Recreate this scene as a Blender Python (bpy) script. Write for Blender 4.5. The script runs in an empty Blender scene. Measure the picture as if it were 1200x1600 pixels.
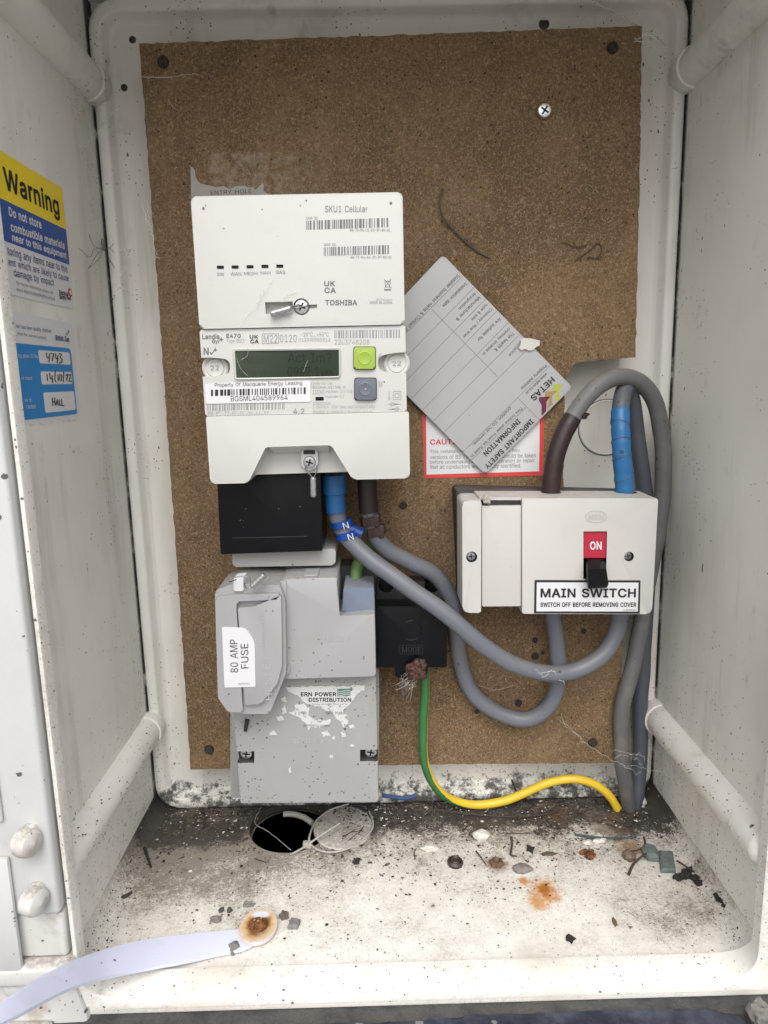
import bpy, bmesh, math, random
from mathutils import Vector, Matrix, noise as mnoise
from mathutils.geometry import delaunay_2d_cdt
R = math.radians
random.seed(7)
sc = bpy.context.scene
COL = sc.collection
# ---------------------------------------------------------------- camera, sky, sun, exposure
CAM = Vector((-0.01526, -0.53333, 0.33834)); PITCH, YAW, ROLL, FPX = 0.184369, -0.008044, 0.0228426, 1117.69
RM = Matrix.Rotation(YAW, 3, 'Z') @ Matrix.Rotation(-PITCH, 3, 'X') @ Matrix.Rotation(ROLL, 3, 'Y')
cd = bpy.data.cameras.new('camera'); cam = bpy.data.objects.new('camera', cd); COL.objects.link(cam)
cd.sensor_fit = 'VERTICAL'; cd.sensor_height = 36; cd.lens = FPX * 36 / 1600
cd.clip_start = 0.01; cd.clip_end = 200
cam.matrix_world = Matrix.Translation(CAM) @ (RM @ Matrix.Rotation(R(90), 3, 'X')).to_4x4()
sc.camera = cam
w = bpy.data.worlds.new('World'); sc.world = w; w.use_nodes = True
wn = w.node_tree; bgn = wn.nodes['Background']
sky = wn.nodes.new('ShaderNodeTexSky'); sky.sky_type = 'NISHITA'; sky.sun_disc = False
SUN_EL = 50
sky.sun_elevation = R(SUN_EL); sky.sun_rotation = R(180); sky.dust_density = 6; sky.air_density = 1
hs = wn.nodes.new('ShaderNodeHueSaturation'); hs.inputs['Saturation'].default_value = 0.22
wn.links.new(sky.outputs[0], hs.inputs['Color']); wn.links.new(hs.outputs[0], bgn.inputs['Color'])
bgn.inputs['Strength'].default_value = 0.15
sl = bpy.data.lights.new('sun', 'SUN'); sl.energy = .80; sl.angle = R(70); sl.color = (1, 0.985, 0.965)
so = bpy.data.objects.new('sun', sl); COL.objects.link(so); so.rotation_euler = (R(90 - SUN_EL), 0, R(2)); so.location = (0, -2, 2)
sc.view_settings.view_transform = 'Standard'; sc.view_settings.look = 'None'
sc.view_settings.exposure = 0.30; sc.view_settings.gamma = 1; sc.view_settings.use_curve_mapping = False
sc.cycles.max_bounces = 10; sc.cycles.diffuse_bounces = 6

# ---------------------------------------------------------------- pixel -> world at a real depth
def ray(px, py): return RM @ Vector(((px - 600) / FPX, 1, -(py - 800) / FPX))
def P(px, py, y):
    d = ray(px, py); return CAM + d * ((y - CAM.y) / d.y)
def PX(px, py, x):
    d = ray(px, py); return CAM + d * ((x - CAM.x) / d.x)
def PZ(px, py, z):
    d = ray(px, py); return CAM + d * ((z - CAM.z) / d.z)

YB = -.030
# ---------------------------------------------------------------- node materials
class Mat:
    def __init__(s, name):
        s.m = bpy.data.materials.new(name); s.m.use_nodes = True; s.t = s.m.node_tree
        s.bs = s.t.nodes['Principled BSDF']; s.co = s.n('ShaderNodeTexCoord').outputs['Object']
    def n(s, ty, **kw):
        nd = s.t.nodes.new(ty)
        for k, v in kw.items(): setattr(nd, k, v)
        return nd
    def put(s, sock, v):
        if isinstance(v, bpy.types.NodeSocket): s.t.links.new(v, sock)
        elif v is not None:
            if isinstance(v, (tuple, list)) and len(v) == 3 and sock.type == 'RGBA': v = (*v, 1)
            sock.default_value = v
    def mapping(s, scale=(1, 1, 1), rot=(0, 0, 0), vec=None):
        nd = s.n('ShaderNodeMapping'); s.put(nd.inputs['Vector'], vec or s.co)
        nd.inputs['Scale'].default_value = scale; nd.inputs['Rotation'].default_value = rot
        return nd.outputs[0]
    def noise(s, scale, detail=4, rough=.55, vec=None, dist=0, color=False):
        nd = s.n('ShaderNodeTexNoise'); s.put(nd.inputs['Vector'], vec or s.co)
        nd.inputs['Scale'].default_value = scale; nd.inputs['Detail'].default_value = detail
        nd.inputs['Roughness'].default_value = rough; nd.inputs['Distortion'].default_value = dist
        return nd.outputs['Color' if color else 'Fac']
    def vor(s, scale, vec=None, feature='F1'):
        nd = s.n('ShaderNodeTexVoronoi', feature=feature); s.put(nd.inputs['Vector'], vec or s.co)
        nd.inputs['Scale'].default_value = scale
        return nd.outputs['Distance'], nd.outputs['Color'] if feature != 'DISTANCE_TO_EDGE' else None
    def math(s, op, a, b=0., clamp=False):
        nd = s.n('ShaderNodeMath', operation=op, use_clamp=clamp); s.put(nd.inputs[0], a); s.put(nd.inputs[1], b)
        return nd.outputs[0]
    def sstep(s, v, a, b):
        nd = s.n('ShaderNodeMapRange', interpolation_type='SMOOTHSTEP'); s.put(nd.inputs['Value'], v)
        s.put(nd.inputs['From Min'], a); s.put(nd.inputs['From Max'], b)
        return nd.outputs['Result']
    def mix(s, f, a, b):
        nd = s.n('ShaderNodeMix', data_type='RGBA'); s.put(nd.inputs[0], f); s.put(nd.inputs[6], a); s.put(nd.inputs[7], b)
        return nd.outputs[2]
    def xyz(s, vec=None):
        nd = s.n('ShaderNodeSeparateXYZ'); s.put(nd.inputs[0], vec or s.co); return nd.outputs
    def warp(s, amt, scale, vec=None):
        c = s.noise(scale, 2, color=True, vec=vec)
        a = s.n('ShaderNodeVectorMath', operation='SUBTRACT'); s.put(a.inputs[0], c); a.inputs[1].default_value = (.5, .5, .5)
        b = s.n('ShaderNodeVectorMath', operation='SCALE'); s.put(b.inputs[0], a.outputs[0]); b.inputs['Scale'].default_value = amt
        d = s.n('ShaderNodeVectorMath', operation='ADD'); s.put(d.inputs[0], vec or s.co); s.put(d.inputs[1], b.outputs[0])
        return d.outputs[0]
    def dist(s, p, vec=None, scale=(1, 1, 1)):
        a = s.n('ShaderNodeVectorMath', operation='SUBTRACT'); s.put(a.inputs[0], vec or s.co); a.inputs[1].default_value = p
        m = s.n('ShaderNodeVectorMath', operation='MULTIPLY'); s.put(m.inputs[0], a.outputs[0]); m.inputs[1].default_value = scale
        l = s.n('ShaderNodeVectorMath', operation='LENGTH'); s.put(l.inputs[0], m.outputs[0]); return l.outputs['Value']
    def specks(s, scale, keep, size, vec=None, wscale=None):
        """irregular dots: one cell in `keep` (0..1 or socket) holds a dot of random radius up to `size` cells"""
        v = s.warp(.55 / scale, wscale or scale * 2.2, vec)
        d, c = s.vor(scale, v); r = s.xyz(c)
        on = s.math('LESS_THAN', r[0], keep)
        rad = s.math('MULTIPLY', s.math('ADD', s.math('POWER', r[1], 2.5), .18), size)
        q = s.math('SUBTRACT', rad, d)
        return s.math('MULTIPLY', on, s.sstep(q, -.02, .05))
    def out(s, base, rough=.5, bump=None, bstr=.3, bdist=.0005, metal=0, spec=.5, coat=0, alpha=None, trans=0):
        b = s.bs.inputs
        s.put(b['Base Color'], base); s.put(b['Roughness'], rough); s.put(b['Metallic'], metal)
        s.put(b['Specular IOR Level'], spec); s.put(b['Coat Weight'], coat); s.put(b['Transmission Weight'], trans)
        if alpha is not None: s.put(b['Alpha'], alpha)
        if bump is not None:
            nd = s.n('ShaderNodeBump'); s.put(nd.inputs['Height'], bump)
            nd.inputs['Strength'].default_value = bstr; nd.inputs['Distance'].default_value = bdist
            s.t.links.new(nd.outputs[0], b['Normal'])
        return s.m

def plain(name, col, rough=.5, metal=0, spec=.5, var=.12, scale=60, coat=0, bump=.0):
    m = Mat(name); f = m.noise(scale, 5)
    a = tuple(c * (1 - var) for c in col); b = tuple(min(1, c * (1 + var)) for c in col)
    return m.out(m.mix(f, a, b), m.math('ADD', m.math('MULTIPLY', m.noise(scale * 3, 3), .2), rough - .1), metal=metal, spec=spec, coat=coat,
                 bump=m.noise(scale * 12, 4) if bump else None, bstr=bump, bdist=.0003)

def dirty(name, col, rough=.42, dust=(.42, .38, .32), amt=.35, dots=.05, dotcol=(.03, .027, .024), scale=30, spec=.45, dotsize=.35, dotscale=190, bump=.12):
    m = Mat(name)
    f = m.noise(scale, 6, .6); st = m.noise(scale * 1.5, 5, .65, vec=m.mapping((1, 1, .3)))
    base = m.mix(m.math('MULTIPLY', m.sstep(f, .48, .75), amt), tuple(c * .97 for c in col), dust)
    base = m.mix(m.math('MULTIPLY', m.sstep(st, .55, .8), amt * .6), base, tuple(c * .72 for c in col))
    nz = m.xyz(m.n('ShaderNodeNewGeometry').outputs['Normal'])[2]
    base = m.mix(m.math('MULTIPLY', m.math('MULTIPLY', m.sstep(nz, .35, .9), m.sstep(m.noise(scale * 6, 5, .75), .30, .62)), min(.8, amt * 2.2)), base, tuple(c * .8 for c in dust))
    fine = m.noise(scale * 40, 3)
    base = m.mix(m.math('MULTIPLY', m.sstep(fine, .55, .8), .16), base, dust)
    dens = m.math('MULTIPLY', m.sstep(m.noise(scale * .7, 3), .38, .7), dots)
    base = m.mix(m.math('MULTIPLY', m.specks(dotscale, dens, dotsize), .85), base, dotcol)
    base = m.mix(m.math('MULTIPLY', m.specks(dotscale * 2.7, m.math('MULTIPLY', dens, 1.3), dotsize), .7), base, dotcol)
    return m.out(base, m.math('ADD', m.math('MULTIPLY', f, .25), rough - .1), bump=m.noise(scale * 9, 5), bstr=bump, bdist=.0004, spec=spec)

def cabinet_mat(name, floor=False):
    m = Mat(name); X, Y, Z = m.xyz()
    white = (.80, .785, .735)
    f = m.noise(9, 6, .6); st = m.noise(16, 6, .65, vec=m.mapping((1, 1, .22)))
    base = m.mix(m.sstep(f, .40, .80), white, (.71, .69, .635))
    base = m.mix(m.math('MULTIPLY', m.sstep(st, .50, .74), .42), base, (.50, .475, .42))
    cl = m.noise(26, 4, .7)
    if not floor:
        # grime in the creases against the back panel, streaks of mould specks near it
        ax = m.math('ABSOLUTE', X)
        nearback = m.sstep(Y, -.085, -.004)
        lowz = m.sstep(Z, .16, .02)
        topz = m.sstep(Z, .40, .56)
        dens = m.math('ADD', m.math('MULTIPLY', m.math('ADD', m.math('MULTIPLY', nearback, .75), .13), m.sstep(cl, .47, .70)), m.math('MULTIPLY', lowz, .42))
        s1 = m.specks(400, m.math('MULTIPLY', dens, .34), .26, vec=m.mapping((1, 1, .55)))
        s2 = m.specks(700, m.math('MULTIPLY', dens, .50), .36)
        s3 = m.specks(150, m.math('MULTIPLY', dens, .06), .17, vec=m.mapping((1, 1, .5)))
        sm = m.math('MULTIPLY', m.sstep(m.noise(75, 4, .6, vec=m.mapping((1, 1, .45))), .60, .72), m.sstep(m.noise(13, 4), .42, .62))
        base = m.mix(m.math('MULTIPLY', sm, .38), base, (.27, .25, .21))
        run = m.math('MULTIPLY', m.sstep(m.noise(42, 5, .7, vec=m.mapping((1, 1, .07))), .54, .70), m.sstep(m.noise(9, 3), .40, .62))
        base = m.mix(m.math('MULTIPLY', run, .40), base, (.45, .41, .335))
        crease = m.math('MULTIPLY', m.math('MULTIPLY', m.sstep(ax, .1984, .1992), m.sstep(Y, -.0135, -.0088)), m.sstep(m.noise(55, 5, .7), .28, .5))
        base = m.mix(m.math('MULTIPLY', m.sstep(m.noise(20, 6, .7), .5, .8), m.math('MULTIPLY', topz, .55)), base, (.30, .28, .24))
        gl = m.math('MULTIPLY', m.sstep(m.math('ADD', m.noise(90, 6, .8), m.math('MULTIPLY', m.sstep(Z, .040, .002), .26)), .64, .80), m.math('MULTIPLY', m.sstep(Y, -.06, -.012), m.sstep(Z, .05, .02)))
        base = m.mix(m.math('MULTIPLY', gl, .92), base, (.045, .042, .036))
        base = m.mix(m.math('MULTIPLY', m.math('MAXIMUM', s1, s2), .88), base, (.03, .028, .022))
        base = m.mix(m.math('MULTIPLY', s3, .9), base, (.018, .017, .014))
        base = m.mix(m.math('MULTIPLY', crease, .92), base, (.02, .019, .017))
    else:
        back = m.sstep(Y, -.125, -.004); leftw = m.sstep(X, .06, -.19)
        big = m.noise(24, 6, .7); fn = m.noise(520, 6, .8); md = m.noise(150, 6, .75); gr = m.noise(1100, 4, .8)
        cov = m.math('ADD', m.math('MULTIPLY', back, .60), m.math('MULTIPLY', m.math('MULTIPLY', leftw, m.sstep(Y, -.178, -.07)), .40))
        cov = m.math('ADD', cov, m.math('MULTIPLY', m.math('MULTIPLY', m.sstep(X, .10, .18), m.sstep(m.math('ABSOLUTE', m.math('ADD', Y, .125)), .055, .0)), .36))
        cov = m.math('ADD', cov, m.math('MULTIPLY', m.sstep(Y, -.172, -.14), .12))
        gn = m.math('ADD', m.math('MULTIPLY', fn, .6), m.math('ADD', m.math('MULTIPLY', md, .35), m.math('MULTIPLY', gr, .35)))
        # gn is about .65 on average; what is covered shows grain by grain
        t = m.math('ADD', gn, m.math('ADD', m.math('MULTIPLY', m.math('SUBTRACT', big, .5), .55), m.math('MULTIPLY', cov, .42)))
        base = m.mix(m.math('MULTIPLY', m.sstep(t, .60, .86), .60), base, m.mix(md, (.34, .305, .26), (.47, .43, .37)))
        base = m.mix(m.math('MULTIPLY', m.sstep(t, .79, .93), .90), base, m.mix(gr, (.13, .112, .092), (.30, .265, .22)))
        t2 = m.math('ADD', gn, m.math('ADD', m.math('MULTIPLY', m.math('SUBTRACT', big, .5), .9), m.math('MULTIPLY', m.sstep(Y, -.085, -.008), .50)))
        t2 = m.math("ADD", t2, m.math("MULTIPLY", m.math("MULTIPLY", m.math("MAXIMUM", m.sstep(X, -.10, -.17), m.sstep(X, .13, .18)), m.sstep(Y, -.09, -.03)), .20))
        base = m.mix(m.math('MULTIPLY', m.sstep(t2, .86, 1.0), .94), base, m.mix(fn, (.018, .016, .014), (.085, .075, .062)))
        dens = m.math('ADD', m.math('MULTIPLY', m.sstep(m.noise(22, 3), .4, .7), .45), m.math('ADD', .16, m.math('MULTIPLY', back, .6)))
        for sca, k, z in ((170, .06, .20), (400, .42, .30), (650, .60, .36)):
            base = m.mix(m.math('MULTIPLY', m.specks(sca, m.math('MULTIPLY', dens, k), z), .88), base, (.035, .031, .026))
        pale = m.specks(420, m.math('MULTIPLY', back, .10), .42)
        base = m.mix(m.math('MULTIPLY', pale, .8), base, (.60, .58, .53))
        # rust and tea-brown water stains
        for (px, py, r, c, k) in ((851, 1392, .0135, (.52, .22, .045), .95), (842, 1410, .009, (.55, .25, .06), .85), (818, 1376, .005, (.5, .2, .05), .9), (776, 1350, .011, (.22, .13, .075), .9), (866, 1268, .02, (.16, .095, .06), .7), (985, 1325, .013, (.26, .15, .07), .8),
                                  (330, 1530, .03, (.58, .50, .41), .35), (860, 1520, .03, (.52, .45, .36), .3), (950, 1290, .02, (.16, .11, .08), .7), (405, 1450, .016, (.5, .33, .16), .5)):
            q = PZ(px, py, 0)
            d = m.math('ADD', m.dist(q, scale=(1, .85, 1)), m.math('MULTIPLY', m.math('SUBTRACT', m.noise(170, 5, .75), .5), r * 1.9))
            base = m.mix(m.math('MULTIPLY', m.sstep(d, r, r * .25), k), base, c)
            if px == 851:
                base = m.mix(m.math('MULTIPLY', m.sstep(d, r * .42, r * .12), .8), base, (.30, .11, .02))
    return m.out(base, m.math('ADD', m.math('MULTIPLY', f, .25), .30), bump=m.math('ADD', m.noise(60, 4), m.math('MULTIPLY', m.noise(600, 3), .35 if floor else .06)), bstr=.25, bdist=.0008, spec=.4)

def chipboard_mat():
    m = Mat('chipboard')
    v = m.warp(.003, 120)
    base = m.mix(m.noise(700, 6, .8), (.074, .046, .024), (.200, .131, .072))
    patch = m.sstep(m.noise(10, 7, .7, dist=.9), .42, .60)
    base = m.mix(m.math('MULTIPLY', patch, .75), base, m.mix(m.noise(800, 5, .8), (.125, .080, .040), (.258, .173, .096)))
    base = m.mix(m.math('MULTIPLY', m.sstep(m.noise(22, 6, .7), .50, .72), .5), base, (.072, .045, .023))
    stn = m.math('MULTIPLY', m.sstep(m.noise(26, 5, .65, vec=m.mapping((1, 1, .16))), .46, .64), m.sstep(m.noise(8, 3), .38, .60))
    base = m.mix(m.math('MULTIPLY', stn, .40), base, (.070, .042, .022))
    for ang, sc_, a in ((.2, 1360, .56), (.9, 1496, .57), (1.5, 1428, .57), (2.1, 1564, .57), (2.7, 1292, .57)):
        vv = m.mapping((1, 1, .27), vec=m.mapping(rot=(0, ang, 0), vec=v))
        f = m.noise(sc_, 2, .5, vec=vv)
        base = m.mix(m.math('MULTIPLY', m.sstep(f, a, a + .14), .40), base, (.40, .288, .175))
        base = m.mix(m.math('MULTIPLY', m.sstep(f, .38, .27), .42), base, (.045, .026, .014))
    d, c = m.vor(700, m.warp(.002, 500)); r = m.xyz(c)
    base = m.mix(m.math('MULTIPLY', m.math('MULTIPLY', m.math('GREATER_THAN', r[0], .98), m.math('LESS_THAN', d, .28)), .6), base, (.50, .39, .26))
    base = m.mix(m.math('MULTIPLY', m.specks(430, .16, .30), .8), base, (.025, .016, .010))
    X, Y, Z = m.xyz()
    # pale scuffed ghost where an older label was peeled away above the meter (coordinates from the board centre)
    o = P(630, 640, YB)
    gx = m.math('MULTIPLY', m.sstep(X, -.122 - o.x, -.118 - o.x), m.sstep(X, -.03 - o.x, -.10 - o.x)); gz = m.math('MULTIPLY', m.sstep(Z, .436 - o.z, .442 - o.z), m.sstep(Z, .4865 - o.z, .4845 - o.z))
    base = m.mix(m.math('MULTIPLY', m.math('MULTIPLY', gx, gz), m.math('MULTIPLY', m.sstep(m.noise(160, 5, .7), .38, .7), .60)), base, (.40, .35, .28))
    base = m.mix(m.math('MULTIPLY', m.sstep(m.noise(30, 6, .75), .62, .72), m.math('MULTIPLY', m.sstep(m.noise(300, 4), .45, .65), .5)), base, (.42, .36, .28))
    return m.out(base, .8, bump=m.math('ADD', m.noise(900, 4, .7), m.noise(160, 3)), bstr=.5, bdist=.0006, spec=.2)

def rust_mat(name, dark=(.05, .025, .014), light=(.30, .11, .03)):
    m = Mat(name); return m.out(m.mix(m.sstep(m.noise(420, 6, .7), .35, .68), dark, light), .8, bump=m.noise(700, 4), bstr=.8, bdist=.0006, metal=.1)

CABW = cabinet_mat('cabinet_white_wall'); CABF = cabinet_mat('cabinet_white_floor', True)
CHIP = chipboard_mat()
METER = dirty('meter_white_plastic', (.60, .605, .575), .40, amt=.10, dots=.02, dotsize=.28, bump=.05)
METER2 = dirty('meter_face_plastic', (.575, .58, .55), .42, amt=.10, dots=.015, bump=.05)
SWITCHW = dirty('switch_white_plastic', (.545, .535, .51), .38, amt=.24, dots=.16, dotsize=.25, bump=.05)
FUSEG = dirty('fuse_grey_plastic', (.355, .355, .365), .40, amt=.3, dots=.09, dust=(.34, .32, .29), bump=.06)
FUSEL = dirty('fuse_lower_grey_plastic', (.335, .335, .33), .45, amt=.45, dots=.40, dust=(.30, .28, .25), dotsize=.44, dotscale=250)
PALEG = dirty('pale_grey_plastic', (.43, .43, .42), .42, amt=.25, dots=.05)
BLACK = dirty('black_plastic', (.0035, .004, .0055), .30, spec=.25, amt=.14, dots=.03, dust=(.014, .015, .017), dotcol=(.25, .24, .22), dotsize=.2)
DARKBASE = dirty('dark_base_plastic', (.022, .022, .023), .5, amt=.5, dots=.1, dust=(.10, .095, .085), dotcol=(.3, .28, .25))
NEUT = dirty('blue_grey_plastic', (.165, .205, .275), .42, amt=.2, dots=.05, dotcol=(.5, .5, .5))
CABLE = dirty('grey_cable_sheath', (.150, .160, .190), .40, amt=.4, dots=.14, dotcol=(.05, .05, .05), dust=(.20, .19, .17), scale=45, dotsize=.3)
CABLE2 = dirty('dusty_grey_cable_sheath', (.135, .135, .137), .5, amt=.5, dots=.08, dust=(.25, .23, .20), scale=45, dotsize=.3)
CABLE3 = dirty('slate_cable_sheath', (.085, .095, .118), .45, amt=.3, dots=.06, dust=(.18, .17, .16), scale=45)
BROWN = dirty('brown_sleeve', (.026, .013, .013), .42, amt=.3, dots=.04, dust=(.06, .043, .038), dotcol=(.3, .28, .26), dotsize=.22)
BLUE = dirty('blue_sleeve', (.014, .105, .28), .40, amt=.25, dots=.05, dust=(.06, .17, .33), dotcol=(.05, .06, .08))
BLUETAPE = dirty('blue_tape', (.022, .135, .32), .35, amt=.5, dots=.12, dust=(.02, .07, .16), dotcol=(.012, .02, .04), dotsize=.45)
MARKBLUE = plain('marker_blue', (.008, .06, .30), .35)
MARKBROWN = plain('marker_brown', (.045, .028, .022), .4)
GREEN = plain('earth_green', (.035, .155, .045), .42, var=.25, bump=.05); YELLOW = plain('earth_yellow', (.74, .50, .035), .42, var=.12, bump=.05)
WHITE = plain('label_white', (.68, .68, .70), .45, var=.04); LILAC = plain('strap_white', (.70, .72, .86), .35)
INK = plain('ink_black', (.015, .015, .018), .5); INKG = plain('ink_grey', (.16, .16, .165), .5); INKL = plain('ink_light_grey', (.29, .29, .30), .5)
NAVY = plain('ink_navy', (.018, .045, .19), .5); SIGNY = plain('sign_yellow', (.86, .66, .03), .42, var=.06); SIGNB = plain('sign_blue', (.028, .09, .33), .42, var=.06)
LBLUE = plain('label_blue', (.015, .225, .56), .42, var=.05); RED = plain('sign_red', (.62, .055, .05), .45, var=.06); SWRED = plain('switch_red', (.42, .018, .045), .4, var=.1)
LCDM = Mat('lcd_glass'); LCDM = LCDM.out(LCDM.mix(LCDM.sstep(LCDM.xyz()[0], -.045, .012), (.058, .074, .050), (.026, .040, .025)), .12, spec=.5)
LCDINK = plain('lcd_segment', (.013, .020, .014), .2); LCDFAINT = plain('lcd_faint_segment', (.036, .048, .033), .2)
LIME = plain('lime_button', (.32, .44, .06), .42, var=.05); BTNG = plain('grey_button', (.13, .145, .175), .42, var=.08)
STEEL = plain('screw_steel', (.62, .62, .62), .3, metal=.9, var=.3, scale=500); DULL = plain('seal_lead', (.42, .42, .42), .42, metal=.75, var=.4, scale=700, bump=.3)
WIRE = plain('wire_steel', (.22, .21, .20), .4, metal=.7); DARKMET = rust_mat('dark_rusty_screw', (.012, .011, .012), (.06, .045, .035))
RUST = rust_mat('rust'); RUSTY = rust_mat('rusty_copper', (.028, .013, .010), (.13, .060, .042))
PLATE = Mat('brushed_plate'); PLATE = PLATE.out(PLATE.mix(PLATE.math('MULTIPLY', PLATE.specks(190, PLATE.math('MULTIPLY', PLATE.sstep(PLATE.noise(25, 3), .45, .7), .2), .24), .8), PLATE.mix(PLATE.noise(25, 4), (.40, .405, .41), (.47, .475, .48)), (.05, .05, .05)), .38, metal=.25, spec=.5)
LOLIVE = plain('logo_olive', (.44, .44, .06), .4); LTAN = plain('logo_tan', (.36, .24, .10), .4); LBURG = plain('logo_burgundy', (.13, .012, .05), .4)
LGREEN = plain('logo_green', (.085, .20, .15), .45); LRED = plain('logo_red', (.5, .03, .06), .4)
PAPER = plain('torn_paper', (.60, .585, .55), .8, var=.12, scale=120); PAPERG = plain('old_paper', (.36, .345, .31), .85, var=.2, scale=150)
BRICK = Mat('blue_brick'); BRICK = BRICK.out(BRICK.mix(BRICK.math('MULTIPLY', BRICK.specks(150, .22, .36), .7), BRICK.mix(BRICK.sstep(BRICK.noise(45, 6, .7), .35, .75), (.012, .016, .030), (.075, .085, .12)), (.25, .25, .26)), .45, bump=BRICK.noise(120, 6), bstr=.6, bdist=.002)
MORT = Mat('mortar'); MORT = MORT.out(MORT.mix(MORT.sstep(MORT.noise(60, 6, .7), .35, .7), MORT.mix(MORT.noise(900, 4, .8), (.045, .042, .04), (.17, .16, .145)), MORT.mix(MORT.noise(1000, 4, .8), (.02, .020, .021), (.08, .077, .076))), .9, bump=MORT.noise(500, 6, .75), bstr=1, bdist=.0015)
VOID = plain('dark_duct', (.14, .12, .10), .8, var=.5, scale=120)
STONE = plain('stone_grey', (.19, .18, .165), .85, var=.55, scale=300, bump=.4); SLATE = plain('stone_slate', (.13, .155, .15), .7, var=.5, scale=350, bump=.4)
SHELL = plain('shell_white', (.60, .58, .53), .5, var=.15, scale=300); TWIG = plain('twig_brown', (.055, .040, .030), .8, var=.4, scale=400); SOIL = plain('soil_black', (.026, .022, .018), .9, var=.5, scale=500)
SOILB = plain('soil_brown', (.10, .075, .055), .9, var=.5, scale=500); TEAL = plain('verdigris', (.05, .09, .09), .7, var=.4, scale=300); LEAF = plain('leaf_brown', (.16, .085, .04), .7, var=.4, scale=300)
ROOT = plain('root_brown', (.075, .048, .028), .85)
SILT = Mat('silt'); _g = SILT.noise(900, 6, .8); _b = SILT.mix(SILT.sstep(SILT.noise(60, 5, .7), .35, .7), SILT.mix(_g, (.014, .012, .011), (.085, .074, .060)), SILT.mix(_g, (.075, .062, .050), (.30, .262, .215)))
_b = SILT.mix(SILT.math('MULTIPLY', SILT.specks(520, .11, .36), .8), _b, (.46, .43, .38)); SILT = SILT.out(_b, .95, bump=SILT.noise(800, 5, .8), bstr=.8, bdist=.001, spec=.1)
DISC = dirty('disc_dirty', (.66, .645, .60), .6, amt=.8, dots=.5, dust=(.36, .32, .27), scale=60, dotsize=.4, dotscale=260)
WEB = Mat('cobweb'); WEB = WEB.out((.75, .74, .70), .7, alpha=.40); WEBT = Mat('cobweb_thin'); WEBT = WEBT.out((.70, .69, .66), .7, alpha=.24)
SPIDER = plain('spider_brown', (.17, .155, .13), .6, var=.3, scale=700); WIREW = plain('wire_sheath_white', (.40, .385, .35), .5, var=.2, scale=150)

# ---------------------------------------------------------------- mesh builder
def rnd(poly, r, n=4):
    """round the corners of a 2D polygon"""
    o = []; N = len(poly)
    for i in range(N):
        a, b, c = Vector(poly[i - 1]), Vector(poly[i]), Vector(poly[(i + 1) % N])
        rr = r[i] if isinstance(r, (list, tuple)) else r
        u, v = (a - b), (c - b); rr = min(rr, u.length * .45, v.length * .45)
        if rr < 1e-6: o.append(tuple(b)); continue
        p, q = b + u.normalized() * rr, b + v.normalized() * rr
        for k in range(n + 1):
            t = k / n; o.append(tuple((1 - t) ** 2 * p + 2 * t * (1 - t) * b + t * t * q))
    return o
def rect(x0, z0, x1, z1): return [(x0, z0), (x1, z0), (x1, z1), (x0, z1)]
def circ(x, z, r, n=24, rz=None): return [(x + r * math.cos(2 * math.pi * k / n), z + (rz or r) * math.sin(2 * math.pi * k / n)) for k in range(n)]
def crom(pts, n=8):
    pts = [Vector(p) for p in pts]; o = []
    for i in range(len(pts) - 1):
        p0 = pts[i - 1] if i else pts[0] * 2 - pts[1]; p1, p2 = pts[i], pts[i + 1]
        p3 = pts[i + 2] if i + 2 < len(pts) else p2 * 2 - p1
        for k in range(n):
            t = k / n
            o.append(.5 * ((2 * p1) + (p2 - p0) * t + (2 * p0 - 5 * p1 + 4 * p2 - p3) * t * t + (3 * p1 - p0 - 3 * p2 + p3) * t ** 3))
    return o + [pts[-1]]
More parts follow.
